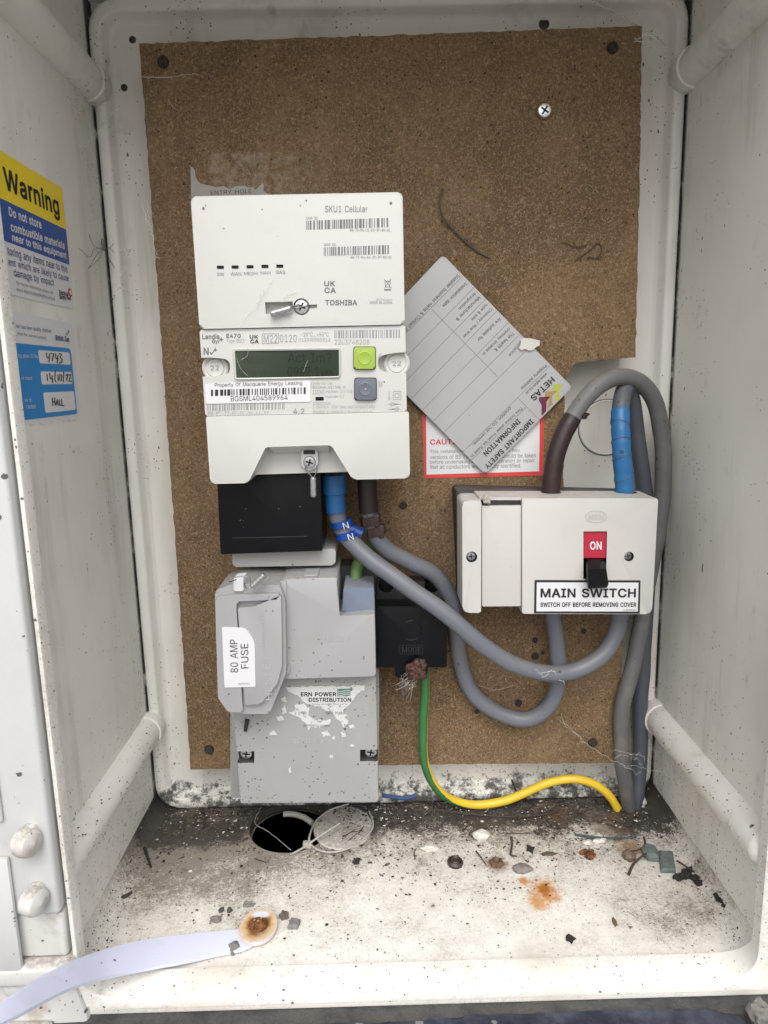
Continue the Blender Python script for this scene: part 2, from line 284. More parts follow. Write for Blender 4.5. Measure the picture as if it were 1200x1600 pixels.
# glyph outlines in the order of CHARS: advance width, then closed contours as x, y, x, y ... (1000 units per em)
CHARS = "ABCDEFGHIJKLMNOPQRSTUVWXYZabcdefghijklmnopqrstuvwxyz0123456789-+.,/()&°?:"
GLYPHS = [[480,[16,0,201,509,276,509,463,0,395,0,264,372,232,478,245,478,191,302,85,0],[110,142,110,199,370,199,370,142]],
[456,[60,0,60,509,241,509,289,504,329,491,359,469,381,442,394,410,398,374,395,344,387,320,373,301,356,286,315,267,315,262,339,257,363,245,385,227,402,203,414,173,418,136,413,100,400,67,377,39,344,18,301,4,247,0],[125,57,245,57,296,63,330,80,349,105,355,137,352,161,342,184,327,203,306,218,279,228,248,231,125,231],[125,285,238,285,265,288,288,296,308,309,323,326,333,348,336,372,330,403,313,429,283,446,240,452,125,452]],
[510,[267,-7,205,1,150,25,104,63,70,115,48,179,40,254,48,329,70,393,104,445,150,484,205,508,267,516,305,513,340,504,373,490,402,471,427,447,448,418,463,385,473,348,408,348,401,373,375,413,337,440,292,454,267,456,223,450,184,432,150,403,125,364,109,314,103,254,109,194,125,145,151,105,184,76,223,59,267,53,315,60,357,81,375,96,401,136,408,160,473,160,463,124,448,91,428,62,402,38,373,19,341,5,305,-4]],
[502,[219,0,96,0,96,57,215,57,272,63,318,81,354,110,379,149,394,198,399,255,394,312,379,361,354,399,320,428,275,446,221,452,93,452,93,509,225,509,294,501,353,478,399,441,433,391,455,329,462,255,455,181,433,119,398,68,351,31,291,8],[125,509,125,0,60,0,60,509]],
[419,[60,0,60,509,372,509,372,452,125,452,125,286,355,286,355,229,125,229,125,57,375,57,375,0]],
[410,[60,0,60,509,369,509,369,452,125,452,125,278,346,278,346,221,125,221,125,0]],
[520,[269,-7,205,1,149,25,104,64,69,116,47,179,40,254,47,329,69,393,103,445,149,484,203,508,265,516,304,513,340,504,374,489,403,469,429,445,449,416,465,384,474,349,408,349,387,393,356,427,315,448,265,456,222,450,183,432,150,404,125,364,109,314,103,254,109,194,125,145,151,105,184,76,224,59,269,53,309,57,345,71,374,93,396,123,410,160,415,202,434,199,283,199,283,256,478,256,478,200,471,141,451,91,419,50,377,19,326,0]],
[517,[60,0,60,509,125,509,125,289,392,289,392,509,457,509,457,0,392,0,392,232,125,232,125,0]],
[300,[31,0,31,57,118,57,118,452,31,452,31,509,269,509,269,452,183,452,183,57,269,57,269,0]],
[396,[185,-7,124,3,75,33,44,81,33,145,33,173,98,173,98,145,104,104,122,74,149,56,185,50,220,56,248,74,266,104,272,145,272,509,336,509,336,145,326,81,294,33,246,3]],
[467,[104,145,104,216,212,344,364,509,448,509],[60,0,60,509,125,509,125,0],[372,0,188,259,228,309,449,0]],
[393,[60,0,60,509,125,509,125,57,361,57,361,0]],
[628,[60,0,60,509,152,509,322,49,307,49,352,187,476,509,568,509,568,0,504,0,507,457,513,457,456,291,342,0,286,0,112,457,119,457,122,0]],
[523,[60,0,60,509,136,509,401,82,414,55,405,54,399,195,399,509,463,509,463,0,387,0,108,452,119,454,125,291,125,0]],
[533,[267,-7,205,1,150,25,105,63,70,115,48,179,40,254,48,329,70,393,105,445,150,484,205,508,267,516,329,508,384,484,429,445,464,393,486,329,493,254,486,179,464,115,429,63,384,25,329,1],[267,53,310,59,349,76,383,105,408,144,425,194,430,254,425,314,408,365,383,404,349,433,310,450,267,456,223,450,184,433,151,404,125,364,109,314,103,254,109,194,125,144,151,105,184,76,223,59]],
[445,[60,0,60,509,235,509,289,503,332,487,366,462,390,430,404,391,409,348,404,304,390,265,366,233,332,207,289,191,235,186,109,186,109,242,233,242,269,246,297,256,318,272,333,294,342,319,342,376,333,402,318,423,297,439,268,449,232,452,125,452,125,0]],
[533,[245,159,313,159,468,-48,401,-48],[267,-7,205,1,150,25,105,63,70,115,48,179,40,254,48,329,70,393,105,445,150,484,205,508,267,516,329,508,384,484,429,445,464,393,486,329,493,254,486,179,464,115,429,63,384,25,329,1],[267,53,310,59,349,76,383,105,408,144,425,194,430,254,425,314,408,365,383,404,349,433,310,450,267,456,223,450,184,433,151,404,125,364,109,314,103,254,109,194,125,144,151,105,184,76,223,59]],
[449,[60,0,60,509,236,509,290,504,333,489,367,465,390,433,405,395,409,352,405,309,390,271,367,240,333,217,289,203,236,198,96,198,96,255,234,255,269,258,298,267,319,281,334,300,342,324,345,352,342,380,334,405,319,425,298,440,269,449,233,452,125,452,125,0],[353,0,230,229,303,229,428,0]],
[447,[224,-9,172,-4,128,9,91,31,64,60,46,96,38,137,104,137,110,110,123,88,142,71,166,59,224,49,257,52,286,60,311,74,329,92,341,114,346,139,342,161,332,179,296,205,184,239,128,260,86,289,60,326,52,372,58,413,75,448,102,476,138,498,180,511,227,516,275,511,316,498,351,476,377,449,394,415,401,378,337,378,326,412,302,437,267,453,225,459,194,456,167,448,145,435,129,418,118,398,115,376,119,352,131,334,148,319,212,293,312,264,359,238,379,220,395,198,405,171,408,139,403,99,386,64,360,34,323,11,278,-4]],
[449,[32,452,32,509,417,509,417,452,257,452,257,0,193,0,193,452]],
[517,[259,-8,203,-2,154,15,114,43,85,80,66,124,60,173,60,509,124,509,124,178,128,144,141,113,160,87,187,68,220,56,259,52,298,56,331,68,357,87,377,113,389,144,393,178,393,509,457,509,457,173,451,124,433,80,403,43,363,15,315,-2]],
[480,[204,0,16,509,84,509,248,31,235,31,290,206,395,509,463,509,278,0]],
[686,[155,0,16,509,82,509,197,40,189,40,224,196,306,509,380,509,497,40,488,40,523,196,603,509,670,509,530,0,455,0,351,391,336,475,350,475,318,323,230,0]],
[474,[18,0,217,284,217,236,29,509,104,509,233,312,243,292,232,292,298,400,374,509,446,509,259,239,259,287,456,0,382,0,230,231,244,231,182,129,91,0]],
[472,[203,0,203,208,16,509,91,509,222,292,250,230,224,230,280,344,381,509,455,509,268,208,268,0]],
[438,[42,0,42,46,341,476,348,454,40,452,40,509,397,509,397,462,97,33,90,54,399,57,399,0]],
[389,[160,-9,126,-5,94,5,68,22,48,45,35,73,30,108,34,138,43,161,58,179,78,193,125,211,252,230,265,235,273,243,276,257,267,297,256,311,240,322,220,329,171,329,132,313,107,288,100,274,41,291,57,322,79,346,104,364,163,382,215,383,263,372,286,360,306,343,322,320,333,290,337,251,337,0,277,0,277,52,272,52,252,25,215,1,190,-6],[170,45,202,49,228,59,248,74,263,93,272,115,276,138,276,190,134,159,103,139,95,124,92,105,94,87,102,72,130,52]],
[424,[229,-8,198,-5,172,4,138,31,118,59,112,59,112,0,53,0,53,509,114,509,114,319,118,319,137,346,171,373,197,381,229,384,274,378,313,361,345,332,370,293,385,245,390,189,385,133,370,84,346,45,313,16,274,-2],[220,47,253,51,279,66,301,88,316,117,325,151,328,189,325,227,316,261,301,290,280,311,253,325,220,330,188,325,161,312,140,291,125,263,116,229,113,189,116,150,125,115,140,86,162,65,188,51]],
[396,[207,-8,159,-2,117,16,82,46,56,85,40,133,34,187,40,243,56,291,82,330,117,360,159,378,207,384,234,383,284,368,324,341,353,301,362,277,303,262,281,301,257,319,226,329,207,330,173,325,145,310,124,287,108,258,99,224,96,187,99,151,108,117,124,89,145,66,173,51,207,46,243,52,271,66,292,89,304,117,363,102,354,78,325,37,306,21,261,-1]],
[424,[195,-8,151,-2,111,16,79,45,55,84,39,133,34,189,39,245,55,293,79,332,112,361,151,378,196,384,228,381,253,373,287,346,306,319,311,319,311,509,372,509,372,0,313,0,313,59,307,59,287,31,252,4,227,-5],[205,47,236,51,263,65,284,86,299,115,309,150,312,189,309,229,300,263,284,291,263,312,237,325,205,330,172,325,145,311,124,290,108,261,99,227,96,189,99,151,109,117,124,88,145,66,172,51]],
[404,[212,-8,161,-2,117,16,82,46,56,85,40,132,34,187,39,242,55,290,81,329,115,359,157,378,205,384,236,382,266,374,294,361,319,341,341,315,357,282,368,242,371,169,75,169,75,221,338,221,310,202,307,237,298,269,283,294,263,314,237,326,205,330,173,326,146,313,125,294,109,270,99,241,96,178,100,139,110,106,128,80,151,61,179,50,212,46,254,53,271,61,297,88,306,105,365,91,353,63,335,39,311,19,283,4,249,-5]],
[254,[228,379,228,327,6,327,6,379],[81,0,81,432,84,461,96,486,113,505,135,519,161,527,222,527,243,521,227,468,195,474,171,470,154,460,145,443,142,419,142,0]],
[425,[207,-151,168,-148,134,-140,105,-127,82,-110,64,-91,51,-69,101,-41,136,-78,154,-88,178,-95,207,-97,249,-92,282,-75,304,-47,311,-6,311,68,306,68,287,41,252,16,227,8,195,5,152,10,113,27,80,53,55,90,39,136,34,191,39,246,55,293,80,332,112,361,152,378,196,384,228,382,253,373,288,346,308,319,313,319,313,379,372,379,372,-9,367,-54,350,-90,324,-117,291,-136,251,-147],[205,59,237,63,264,75,285,95,300,121,309,154,312,193,309,231,300,264,285,291,264,312,237,325,205,330,172,325,145,312,124,290,109,262,99,229,96,193,99,155,109,123,124,96,145,76,172,63]],
[410,[114,227,114,0,53,0,53,509,114,509,114,287,102,287,124,332,152,362,187,379,227,384,264,380,295,369,321,349,341,321,353,285,357,240,357,0,296,0,296,235,290,275,273,304,246,323,210,329,184,326,161,317,141,303,126,283,117,257]],
[167,[53,0,53,379,114,379,114,0],[84,443,67,446,54,455,44,468,41,483,44,499,54,512,67,521,84,524,100,521,114,512,123,499,126,483,123,468,114,455,100,446]],
[167,[53,379,114,379,114,-30,111,-63,102,-90,86,-113,65,-129,37,-139,-10,-143,-10,-87,25,-83,40,-72,50,-54,53,-29],[83,443,67,446,53,455,44,468,41,483,44,499,53,512,67,521,83,524,100,521,114,512,123,499,126,483,123,468,114,455,100,446]],
[381,[110,137,110,212,121,212,284,379,360,379,184,199,177,199],[53,0,53,509,114,509,114,0],[294,0,148,186,191,229,372,0]],
[189,[101,3,74,20,58,47,53,84,53,509,114,509,115,77,120,62,130,54,170,54,181,3,151,-2]],
[610,[53,0,53,379,112,379,112,295,108,295,118,323,132,346,172,376,195,384,219,386,257,380,287,361,309,331,321,295,312,295,322,321,337,343,357,361,381,375,407,383,437,386,468,383,497,372,522,354,541,328,553,296,557,255,557,0,496,0,496,254,490,289,473,313,447,326,419,330,395,328,374,320,358,307,345,290,338,270,335,247,335,0,274,0,274,260,269,288,253,311,229,326,199,330,178,328,158,320,140,307,126,289,117,266,114,238,114,0]],
[410,[114,227,114,0,53,0,53,379,112,379,112,287,102,287,124,332,152,362,187,379,227,384,264,380,295,369,321,349,341,321,353,285,357,240,357,0,296,0,296,235,290,275,273,304,246,323,210,329,184,326,161,317,141,303,126,283,117,257]],
[415,[207,-8,159,-2,117,16,82,46,56,85,40,133,34,187,40,243,56,291,82,330,117,360,159,378,207,384,256,378,299,360,333,330,359,291,376,243,381,187,376,133,359,85,333,46,299,16,256,-2],[207,46,242,51,270,66,292,89,307,117,316,151,319,187,316,224,307,258,292,287,270,310,242,325,207,330,173,325,145,310,124,287,108,258,99,224,96,187,99,151,108,117,124,89,145,66,173,51]],
[424,[53,-143,53,379,112,379,112,319,118,319,137,346,171,373,197,381,229,384,274,378,313,361,345,332,370,293,385,245,390,189,385,133,370,84,346,45,313,16,274,-2,229,-8,198,-5,173,4,138,31,118,59,114,59,114,-143],[220,47,253,51,279,66,301,88,316,117,325,151,328,189,325,227,316,261,301,290,280,311,253,325,220,330,188,325,161,312,140,291,125,263,116,229,113,189,116,150,125,115,140,86,162,65,188,51]],
[424,[372,-143,311,-143,311,59,306,59,287,31,252,4,227,-5,195,-8,151,-2,111,16,79,45,55,84,39,133,34,189,39,245,55,293,79,332,112,361,151,378,196,384,228,381,253,373,287,346,307,319,313,319,313,379,372,379],[205,47,236,51,263,65,284,86,299,115,309,150,312,189,309,229,300,263,284,291,263,312,237,325,205,330,172,325,145,311,124,290,108,261,99,227,96,189,99,151,109,117,124,88,145,66,172,51]],
[259,[53,0,53,379,112,379,112,321,115,321,130,347,152,367,181,380,243,384,243,322,207,326,182,323,159,315,140,301,126,284,117,262,114,237,114,0]],
[365,[182,-8,145,-5,112,3,84,18,62,38,45,63,36,94,94,107,105,79,124,60,150,49,181,45,217,50,244,62,262,81,268,103,265,121,254,136,237,147,149,170,104,186,72,208,53,237,47,274,51,305,65,332,87,354,115,370,149,381,187,384,223,381,254,372,279,358,299,339,314,316,324,290,268,277,258,298,243,316,219,328,187,333,156,329,131,317,114,299,109,277,112,258,124,243,144,232,275,194,306,171,325,142,331,107,326,75,312,47,290,24,260,6,223,-5]],
[227,[204,379,204,327,6,327,6,379],[65,471,126,471,128,76,136,61,150,53,202,54,213,2,168,-4,125,2,92,21,72,52,65,93]],
[410,[182,-5,146,-1,115,11,89,31,69,59,57,95,53,139,53,379,114,379,114,144,119,105,137,75,164,56,200,50,226,53,249,62,268,77,283,97,293,122,296,153,296,379,357,379,357,0,298,0,298,92,307,92,286,47,257,17,222,0]],
[389,[163,0,17,379,84,379,187,87,206,21,184,21,224,155,305,379,371,379,226,0]],
[567,[138,0,23,379,87,379,165,91,175,41,165,41,206,214,252,379,316,379,392,91,402,41,391,41,434,214,480,379,545,379,429,0,368,0,277,338,291,338,199,0]],
[379,[21,0,171,218,171,171,29,379,100,379,207,206,175,206,233,306,282,379,352,379,209,169,209,214,358,0,287,0,173,182,205,182,148,85,91,0]],
[389,[47,-139,61,-86,104,-89,118,-84,130,-74,151,-36,163,-1,17,379,84,379,187,87,206,21,184,21,224,155,305,379,371,379,204,-58,177,-107,159,-124,139,-136,117,-143]],
[380,[42,0,42,46,254,323,48,323,48,379,333,379,333,331,126,60,126,56,339,56,339,0]],
[453,[227,-7,174,1,130,24,95,62,69,113,53,178,48,254,53,330,69,395,95,447,130,484,174,508,227,516,279,508,323,484,358,447,384,395,400,330,405,254,400,178,384,113,359,62,323,24,279,1],[227,50,261,56,290,74,313,103,330,144,340,194,344,254,340,314,330,365,313,405,290,435,261,453,227,460,192,453,163,435,140,405,123,365,113,314,109,254,113,194,123,144,140,103,163,74,192,56]],
[453,[76,0,76,55,391,55,391,0],[276,509,276,0,212,0,212,448,86,358,86,427,198,509]],
[453,[64,0,64,47,282,282,311,327,318,348,320,371,317,397,308,419,293,436,273,449,250,457,224,460,196,457,172,447,153,433,139,413,130,390,127,362,66,362,71,405,86,442,111,473,143,496,182,511,225,516,268,511,306,497,337,474,361,445,376,411,381,372,371,318,357,290,306,223,153,57,389,57,389,0]],
[453,[218,-7,173,-3,133,10,98,30,70,57,52,91,44,132,109,132,115,107,126,87,144,71,165,59,191,52,219,50,248,53,275,61,297,74,315,93,325,116,329,145,326,172,316,196,299,217,275,234,242,244,157,248,157,299,288,448,288,452,70,452,70,509,372,509,372,461,211,278,211,289,264,288,308,276,344,253,371,222,387,186,393,145,387,103,370,66,344,36,309,12,266,-2]],
[453,[40,105,40,158,247,509,311,509,109,163,413,163,413,105],[282,0,282,318,343,318,343,0]],
[453,[221,-7,178,-2,140,11,108,32,83,60,66,93,60,130,122,130,127,108,138,89,173,60,196,52,221,50,250,53,276,64,298,82,314,104,324,131,328,162,324,193,314,221,297,244,275,262,248,273,218,277,192,275,145,258,128,246,67,253,96,509,366,509,366,452,151,452,136,301,155,315,178,325,229,334,263,330,294,321,321,306,345,285,364,260,379,231,388,199,391,163,385,117,369,76,343,41,309,15,268,-1]],
[453,[226,-7,182,-1,142,15,109,40,84,74,69,115,64,162,68,199,80,239,102,285,252,509,322,509,151,261,145,261,165,288,196,307,235,314,278,309,316,295,346,271,370,240,384,201,389,157,384,112,368,73,343,39,310,14,271,-2],[226,48,254,52,279,63,299,79,314,101,324,128,327,157,324,187,314,213,299,235,279,251,254,262,226,265,198,262,174,252,153,235,138,214,128,188,125,158,128,128,138,102,153,79,174,63,198,52]],
[453,[97,0,323,452,62,452,62,509,391,509,391,449,165,0]],
[453,[226,-7,178,-2,136,11,101,33,74,62,57,96,52,135,55,166,65,195,81,220,101,241,125,256,153,267,119,282,93,308,76,342,70,380,75,417,90,450,114,477,146,498,184,511,226,516,269,511,306,498,337,477,361,450,377,417,382,380,376,342,359,308,333,282,300,265,327,256,351,241,372,220,387,195,397,166,401,135,395,96,378,62,352,33,317,11,275,-2],[226,49,258,52,285,60,307,74,323,91,333,113,337,139,333,165,322,189,305,208,283,223,256,232,226,235,196,232,169,223,147,208,130,189,119,165,115,139,119,113,129,91,145,74,167,60,195,52],[252,292,274,300,293,313,307,330,316,351,319,376,316,399,308,420,294,437,275,449,252,457,226,460,200,457,177,449,159,437,145,420,136,399,133,376,136,351,145,330,159,313,178,300,201,292]],
[453,[226,516,271,510,310,494,343,468,368,434,384,393,389,347,385,309,373,270,350,224,200,0,130,0,301,248,307,248,287,221,257,202,238,196,175,199,137,214,106,237,83,269,68,307,64,352,69,397,85,436,110,469,143,494,182,510],[226,460,199,457,174,446,154,429,138,407,129,381,125,352,129,322,138,295,154,274,174,257,199,247,226,243,254,247,279,257,299,273,314,295,324,321,327,350,324,381,314,407,299,429,279,446,254,457]],
[453,[337,244,337,188,114,188,114,244]],
[453,[198,34,198,364,255,364,255,34],[61,172,61,226,391,226,391,172]],
[188,[95,-4,78,-1,63,9,53,24,50,41,53,59,63,73,78,83,95,87,113,83,128,73,138,59,141,41,138,24,128,9,113,-1]],
[188,[38,-119,68,71,137,71,84,-119]],
[249,[235,533,71,-76,14,-76,178,533]],
[273,[89,207,92,264,114,384,153,494,177,539,236,539,191,428,161,313,151,207,160,115,188,16,236,-96,177,-96,139,-21,111,55,95,131]],
[273,[37,-96,86,18,113,116,120,162,122,207,112,313,82,428,62,485,37,539,97,539,121,494,142,441,173,323,181,264,184,207,178,130,161,53,134,-22,97,-96]],
[448,[197,-7,150,-2,110,12,78,34,54,62,39,96,34,133,37,163,47,189,63,213,140,279,237,352,255,375,262,405,258,427,245,445,226,457,201,461,168,453,155,444,145,431,137,399,145,363,204,284,438,0,364,0,102,319,87,344,78,370,75,398,79,430,91,458,109,481,134,499,165,510,200,513,235,510,266,499,290,482,308,459,320,433,324,404,322,382,305,342,275,308,128,195,110,174,100,154,97,131,100,108,109,87,124,70,143,57,166,49,193,46,223,50,251,59,278,75,301,95,321,121,336,151,346,186,349,224,408,224,405,180,397,144,385,115,333,47,305,23,271,7,234,-3]],
[316,[158,283,128,287,101,298,77,316,59,340,47,367,43,397,47,428,59,455,77,479,101,497,128,509,158,513,188,509,216,497,239,479,257,455,269,428,273,397,269,367,257,340,239,316,216,298,188,287],[175,336,203,353,220,381,220,414,203,443,190,453,158,462,126,453,103,430,95,397,103,366,126,343,141,336]],
[358,[132,152,134,200,141,230,153,252,187,284,230,314,247,334,258,357,262,384,259,406,250,425,237,441,220,452,178,462,137,453,120,441,106,425,96,404,92,378,27,378,33,418,49,452,73,479,103,499,138,511,178,516,219,511,255,498,284,478,306,451,319,418,324,382,319,344,306,311,284,284,219,235,207,221,195,185,194,152],[164,-4,146,-1,131,9,121,24,118,41,121,58,131,73,146,83,164,86,181,83,196,73,206,58,209,41,206,24,196,9,181,-1]],
[188,[95,-4,78,-1,63,9,53,24,50,41,53,59,63,73,78,83,95,87,113,83,128,73,138,59,141,41,138,24,128,9,113,-1],[95,271,78,274,63,284,53,299,50,316,53,334,63,349,78,359,95,362,113,359,128,349,138,334,141,316,138,299,128,284,113,274]]]
def _glyph(g):
    ct = [list(zip(c[0::2], c[1::2])) for c in g[1:]]; V, E = [], []
    for c in ct:
        n = len(V); V += [Vector(q) for q in c]; E += [(n + i, n + (i + 1) % len(c)) for i in range(len(c))]
    r = delaunay_2d_cdt(V, E, [], 0, 1e-3); vo = [tuple(v) for v in r[0]]; keep = []
    for f in r[2]:
        x = sum(vo[i][0] for i in f) / len(f); y = sum(vo[i][1] for i in f) / len(f); wn_ = 0
        for c in ct:
            for i in range(len(c)):
                (x0, y0), (x1, y1) = c[i - 1], c[i]
                if (y0 <= y) != (y1 <= y):
                    if x0 + (y - y0) / (y1 - y0) * (x1 - x0) > x: wn_ += 1 if y1 > y0 else -1
        if wn_: keep.append(tuple(f))
    return g[0], vo, keep, ct
_gl = {c: _glyph(g) for c, g in zip(CHARS, GLYPHS)}
_tc = {}
def text_mesh(s, bold):
    """unit-square text: vertices (u, v, layer) and faces; a bold text also strokes its outlines, each stroke a hair above the last"""
    bw = 24 if bold > .014 else 0
    if (s, bw) not in _tc:
        vs, fs, x = [], [], 0
        for ch in s:
            if ch == ' ': x += 265; continue
            ad, pts, tr, ct = _gl[ch]; n = len(vs)
            vs += [(x + a, b, 0) for a, b in pts]; fs += [tuple(n + i for i in t) for t in tr]
            if bw:
                k = 0
                for c in ct:
                    for i in range(len(c)):
                        p, q = Vector(c[i - 1]), Vector(c[i]); k = k % 9 + 1; d = q - p
                        if d.length < 1: continue
                        d.normalize(); e = Vector((-d.y, d.x)) * bw; p, q = p - d * bw * .45, q + d * bw * .45; n = len(vs)
                        vs += [(x + v.x, v.y, k) for v in (p - e, q - e, q + e, p + e)]; fs.append((n, n + 1, n + 2, n + 3))
            x += ad + bw * 1.1
        x0 = min(v[0] for v in vs); x1 = max(v[0] for v in vs); y0 = min(v[1] for v in vs); y1 = max(v[1] for v in vs)
        _tc[(s, bw)] = ([((a - x0) / (x1 - x0), (b - y0) / (y1 - y0), l) for a, b, l in vs], fs)
    return _tc[(s, bw)]

class MB:
    def __init__(s): s.bm = bmesh.new(); s.mats = []
    def mi(s, m):
        if m not in s.mats: s.mats.append(m)
        return s.mats.index(m)
    def face(s, pts, m):
        try:
            f = s.bm.faces.new([s.bm.verts.new(p) for p in pts]); f.material_index = s.mi(m); return f
        except ValueError: return None
    def slab(s, poly, yf, yb, m, bev=0, seg=2, ax='y'):
        """extrude an outline of (x,z) points (or (y,z) with ax='x', (x,y) with ax='z') from the front yf back to yb, bevelled front edge"""
        area = sum(poly[i - 1][0] * poly[i][1] - poly[i][0] * poly[i - 1][1] for i in range(len(poly)))
        if area < 0: poly = poly[::-1]
        f3 = {'y': lambda p, d: (p[0], d, p[1]), 'x': lambda p, d: (d, p[0], p[1]), 'z': lambda p, d: (p[0], p[1], d)}[ax]
        a = [s.bm.verts.new(f3(p, yf)) for p in poly]; b = [s.bm.verts.new(f3(p, yb)) for p in poly]
        n = len(poly); k = s.mi(m); fs = []
        fr = s.bm.faces.new(a); bk = s.bm.faces.new(b[::-1]); fs += [fr, bk]
        for i in range(n): fs.append(s.bm.faces.new((a[i], b[i], b[(i + 1) % n], a[(i + 1) % n])))
        for f in fs: f.material_index = k
        if bev: 
            r = bmesh.ops.bevel(s.bm, geom=list(fr.edges), offset=bev, segments=seg, profile=.5, affect='EDGES', clamp_overlap=True)
            for f in r['faces']: f.material_index = k
        return s
    def box(s, a, b, m, bev=0, seg=2):
        x0, x1 = sorted((a[0], b[0])); y0, y1 = sorted((a[1], b[1])); z0, z1 = sorted((a[2], b[2]))
        r = bmesh.ops.create_cube(s.bm, size=1); k = s.mi(m)
        for v in r['verts']: v.co = Vector(((v.co.x + .5) * (x1 - x0) + x0, (v.co.y + .5) * (y1 - y0) + y0, (v.co.z + .5) * (z1 - z0) + z0))
        fs = set(f for v in r['verts'] for f in v.link_faces); es = set(e for f in fs for e in f.edges)
        for f in fs: f.material_index = k
        if bev:
            q = bmesh.ops.bevel(s.bm, geom=list(es), offset=bev, segments=seg, profile=.5, affect='EDGES')
            for f in q['faces']: f.material_index = k
        return s
    def tube(s, pts, r, m, seg=12, cap=True, matfn=None):
        pts = [Vector(p) for p in pts]; rings = []; n = len(pts); up = None
        for i, p in enumerate(pts):
            t = (pts[min(i + 1, n - 1)] - pts[max(i - 1, 0)]).normalized()
            if up is None:
                up = Vector((0, -1, 0)) if abs(t.y) < .9 else Vector((0, 0, 1))
            up = (up - t * up.dot(t)).normalized(); sd = t.cross(up); rr = r(i / (n - 1)) if callable(r) else r
            rings.append([s.bm.verts.new(p + (up * math.cos(2 * math.pi * k / seg) + sd * math.sin(2 * math.pi * k / seg)) * rr) for k in range(seg)])
        k0 = s.mi(m)
        for i in range(n - 1):
            for k in range(seg):
                f = s.bm.faces.new((rings[i][k], rings[i][(k + 1) % seg], rings[i + 1][(k + 1) % seg], rings[i + 1][k]))
                f.material_index = s.mi(matfn(i / (n - 1), (k + .5) / seg)) if matfn else k0
        if cap:
            for q in (rings[0][::-1], rings[-1]):
                f = s.bm.faces.new(q); f.material_index = k0
        return s
    def lathe(s, prof, c, axis, m, n=24):
        """prof: (radius, height) pairs revolved about axis through c"""
        axis = Vector(axis).normalized(); u = axis.orthogonal().normalized(); v = axis.cross(u); rings = []
        for r, h in prof:
            rings.append([s.bm.verts.new(Vector(c) + axis * h + (u * math.cos(2 * math.pi * k / n) + v * math.sin(2 * math.pi * k / n)) * max(r, 1e-5)) for k in range(n)])
        j = s.mi(m)
        for i in range(len(rings) - 1):
            for k in range(n):
                s.bm.faces.new((rings[i][k], rings[i][(k + 1) % n], rings[i + 1][(k + 1) % n], rings[i + 1][k])).material_index = j
        s.bm.faces.new(rings[0][::-1]).material_index = j; s.bm.faces.new(rings[-1]).material_index = j
        return s
    def blob(s, c, r, m, seed=0, rough=.35, sub=2):
        q = bmesh.ops.create_icosphere(s.bm, subdivisions=sub, radius=1); j = s.mi(m)
        for v in q['verts']:
            d = v.co.copy(); k = 1 + rough * mnoise.noise(d * 1.6 + Vector((seed * 7.3, seed, 0))) * 1.6 + rough * .5 * mnoise.noise(d * 4 + Vector((seed, 3, seed)))
            v.co = Vector(c) + Vector((d.x * r[0], d.y * r[1], d.z * r[2])) * k
        for f in set(f for v in q['verts'] for f in v.link_faces): f.material_index = j
        return s
    def text(s, st, o, ex, ez, m, bold=0., off=.00012):
        vs, fs = text_mesh(st, bold); o, ex, ez = Vector(o), Vector(ex), Vector(ez); nrm = ex.cross(ez).normalized()
        b = [s.bm.verts.new(o + ex * u + ez * v + nrm * (off + l * 6e-6)) for u, v, l in vs]; j = s.mi(m)
        for f in fs:
            try:
                q = s.bm.faces.new([b[i] for i in f]); q.material_index = j; q.normal_update()
                if q.normal.dot(nrm) < 0: q.normal_flip()
            except ValueError: pass
        return s
    def build(s, name, parent=None, root=None, loc=None, sharp=32, cutters=()):
        
        me = bpy.data.meshes.new(name)
        if loc is None: loc = Vector((0, 0, 0))
        org = Vector(loc)
        if parent is not None:
            q = parent
            while q.parent: q = q.parent
            org = q.location.copy()
        elif loc == Vector((0, 0, 0)):
            xs = [v.co for v in s.bm.verts]
            org = Vector([(min(c[i] for c in xs) + max(c[i] for c in xs)) / 2 for i in range(3)]); loc = org
        for v in s.bm.verts: v.co -= org
        bmesh.ops.recalc_face_normals(s.bm, faces=[f for f in s.bm.faces if len(f.edges) and all(len(e.link_faces) > 1 for e in f.edges)])
        s.bm.to_mesh(me); s.bm.free()
        for m in s.mats: me.materials.append(m)
        if cutters:
            me2 = me
            for c in cutters:
                for v in c.bm.verts: v.co -= org
                bmesh.ops.recalc_face_normals(c.bm, faces=c.bm.faces)
                cm = bpy.data.meshes.new('cut'); c.bm.to_mesh(cm); c.bm.free()
                for m in c.mats: cm.materials.append(m)
                co = bpy.data.objects.new('cut', cm); bo = bpy.data.objects.new('base', me2); COL.objects.link(co); COL.objects.link(bo)
                md = bo.modifiers.new('b', 'BOOLEAN'); md.object = co; md.operation = 'DIFFERENCE'; md.solver = 'EXACT'; md.material_mode = 'TRANSFER'
                dg = bpy.context.evaluated_depsgraph_get(); dg.update()
                me2 = bpy.data.meshes.new_from_object(bo.evaluated_get(dg), depsgraph=dg)
                bpy.data.objects.remove(bo); bpy.data.objects.remove(co); bpy.data.meshes.remove(cm)
            me2.name = name; me = me2
        me.polygons.foreach_set('use_smooth', [True] * len(me.polygons))
        me.set_sharp_from_angle(angle=R(sharp)); me.update()
        ob = bpy.data.objects.new(name, me); COL.objects.link(ob)
        if parent is not None: ob.parent = parent
        else: ob.location = org
        return ob
def tag(o, label, cat, group=None, kind=None):
    o['label'] = label
    if cat: o['category'] = cat
    if group: o['group'] = group
    if kind: o['kind'] = kind
    return o
def thing(name, loc, label, cat, group=None):
    o = bpy.data.objects.new(name, None); o.empty_display_size = .02; COL.objects.link(o); o.location = loc
    return tag(o, label, cat, group)
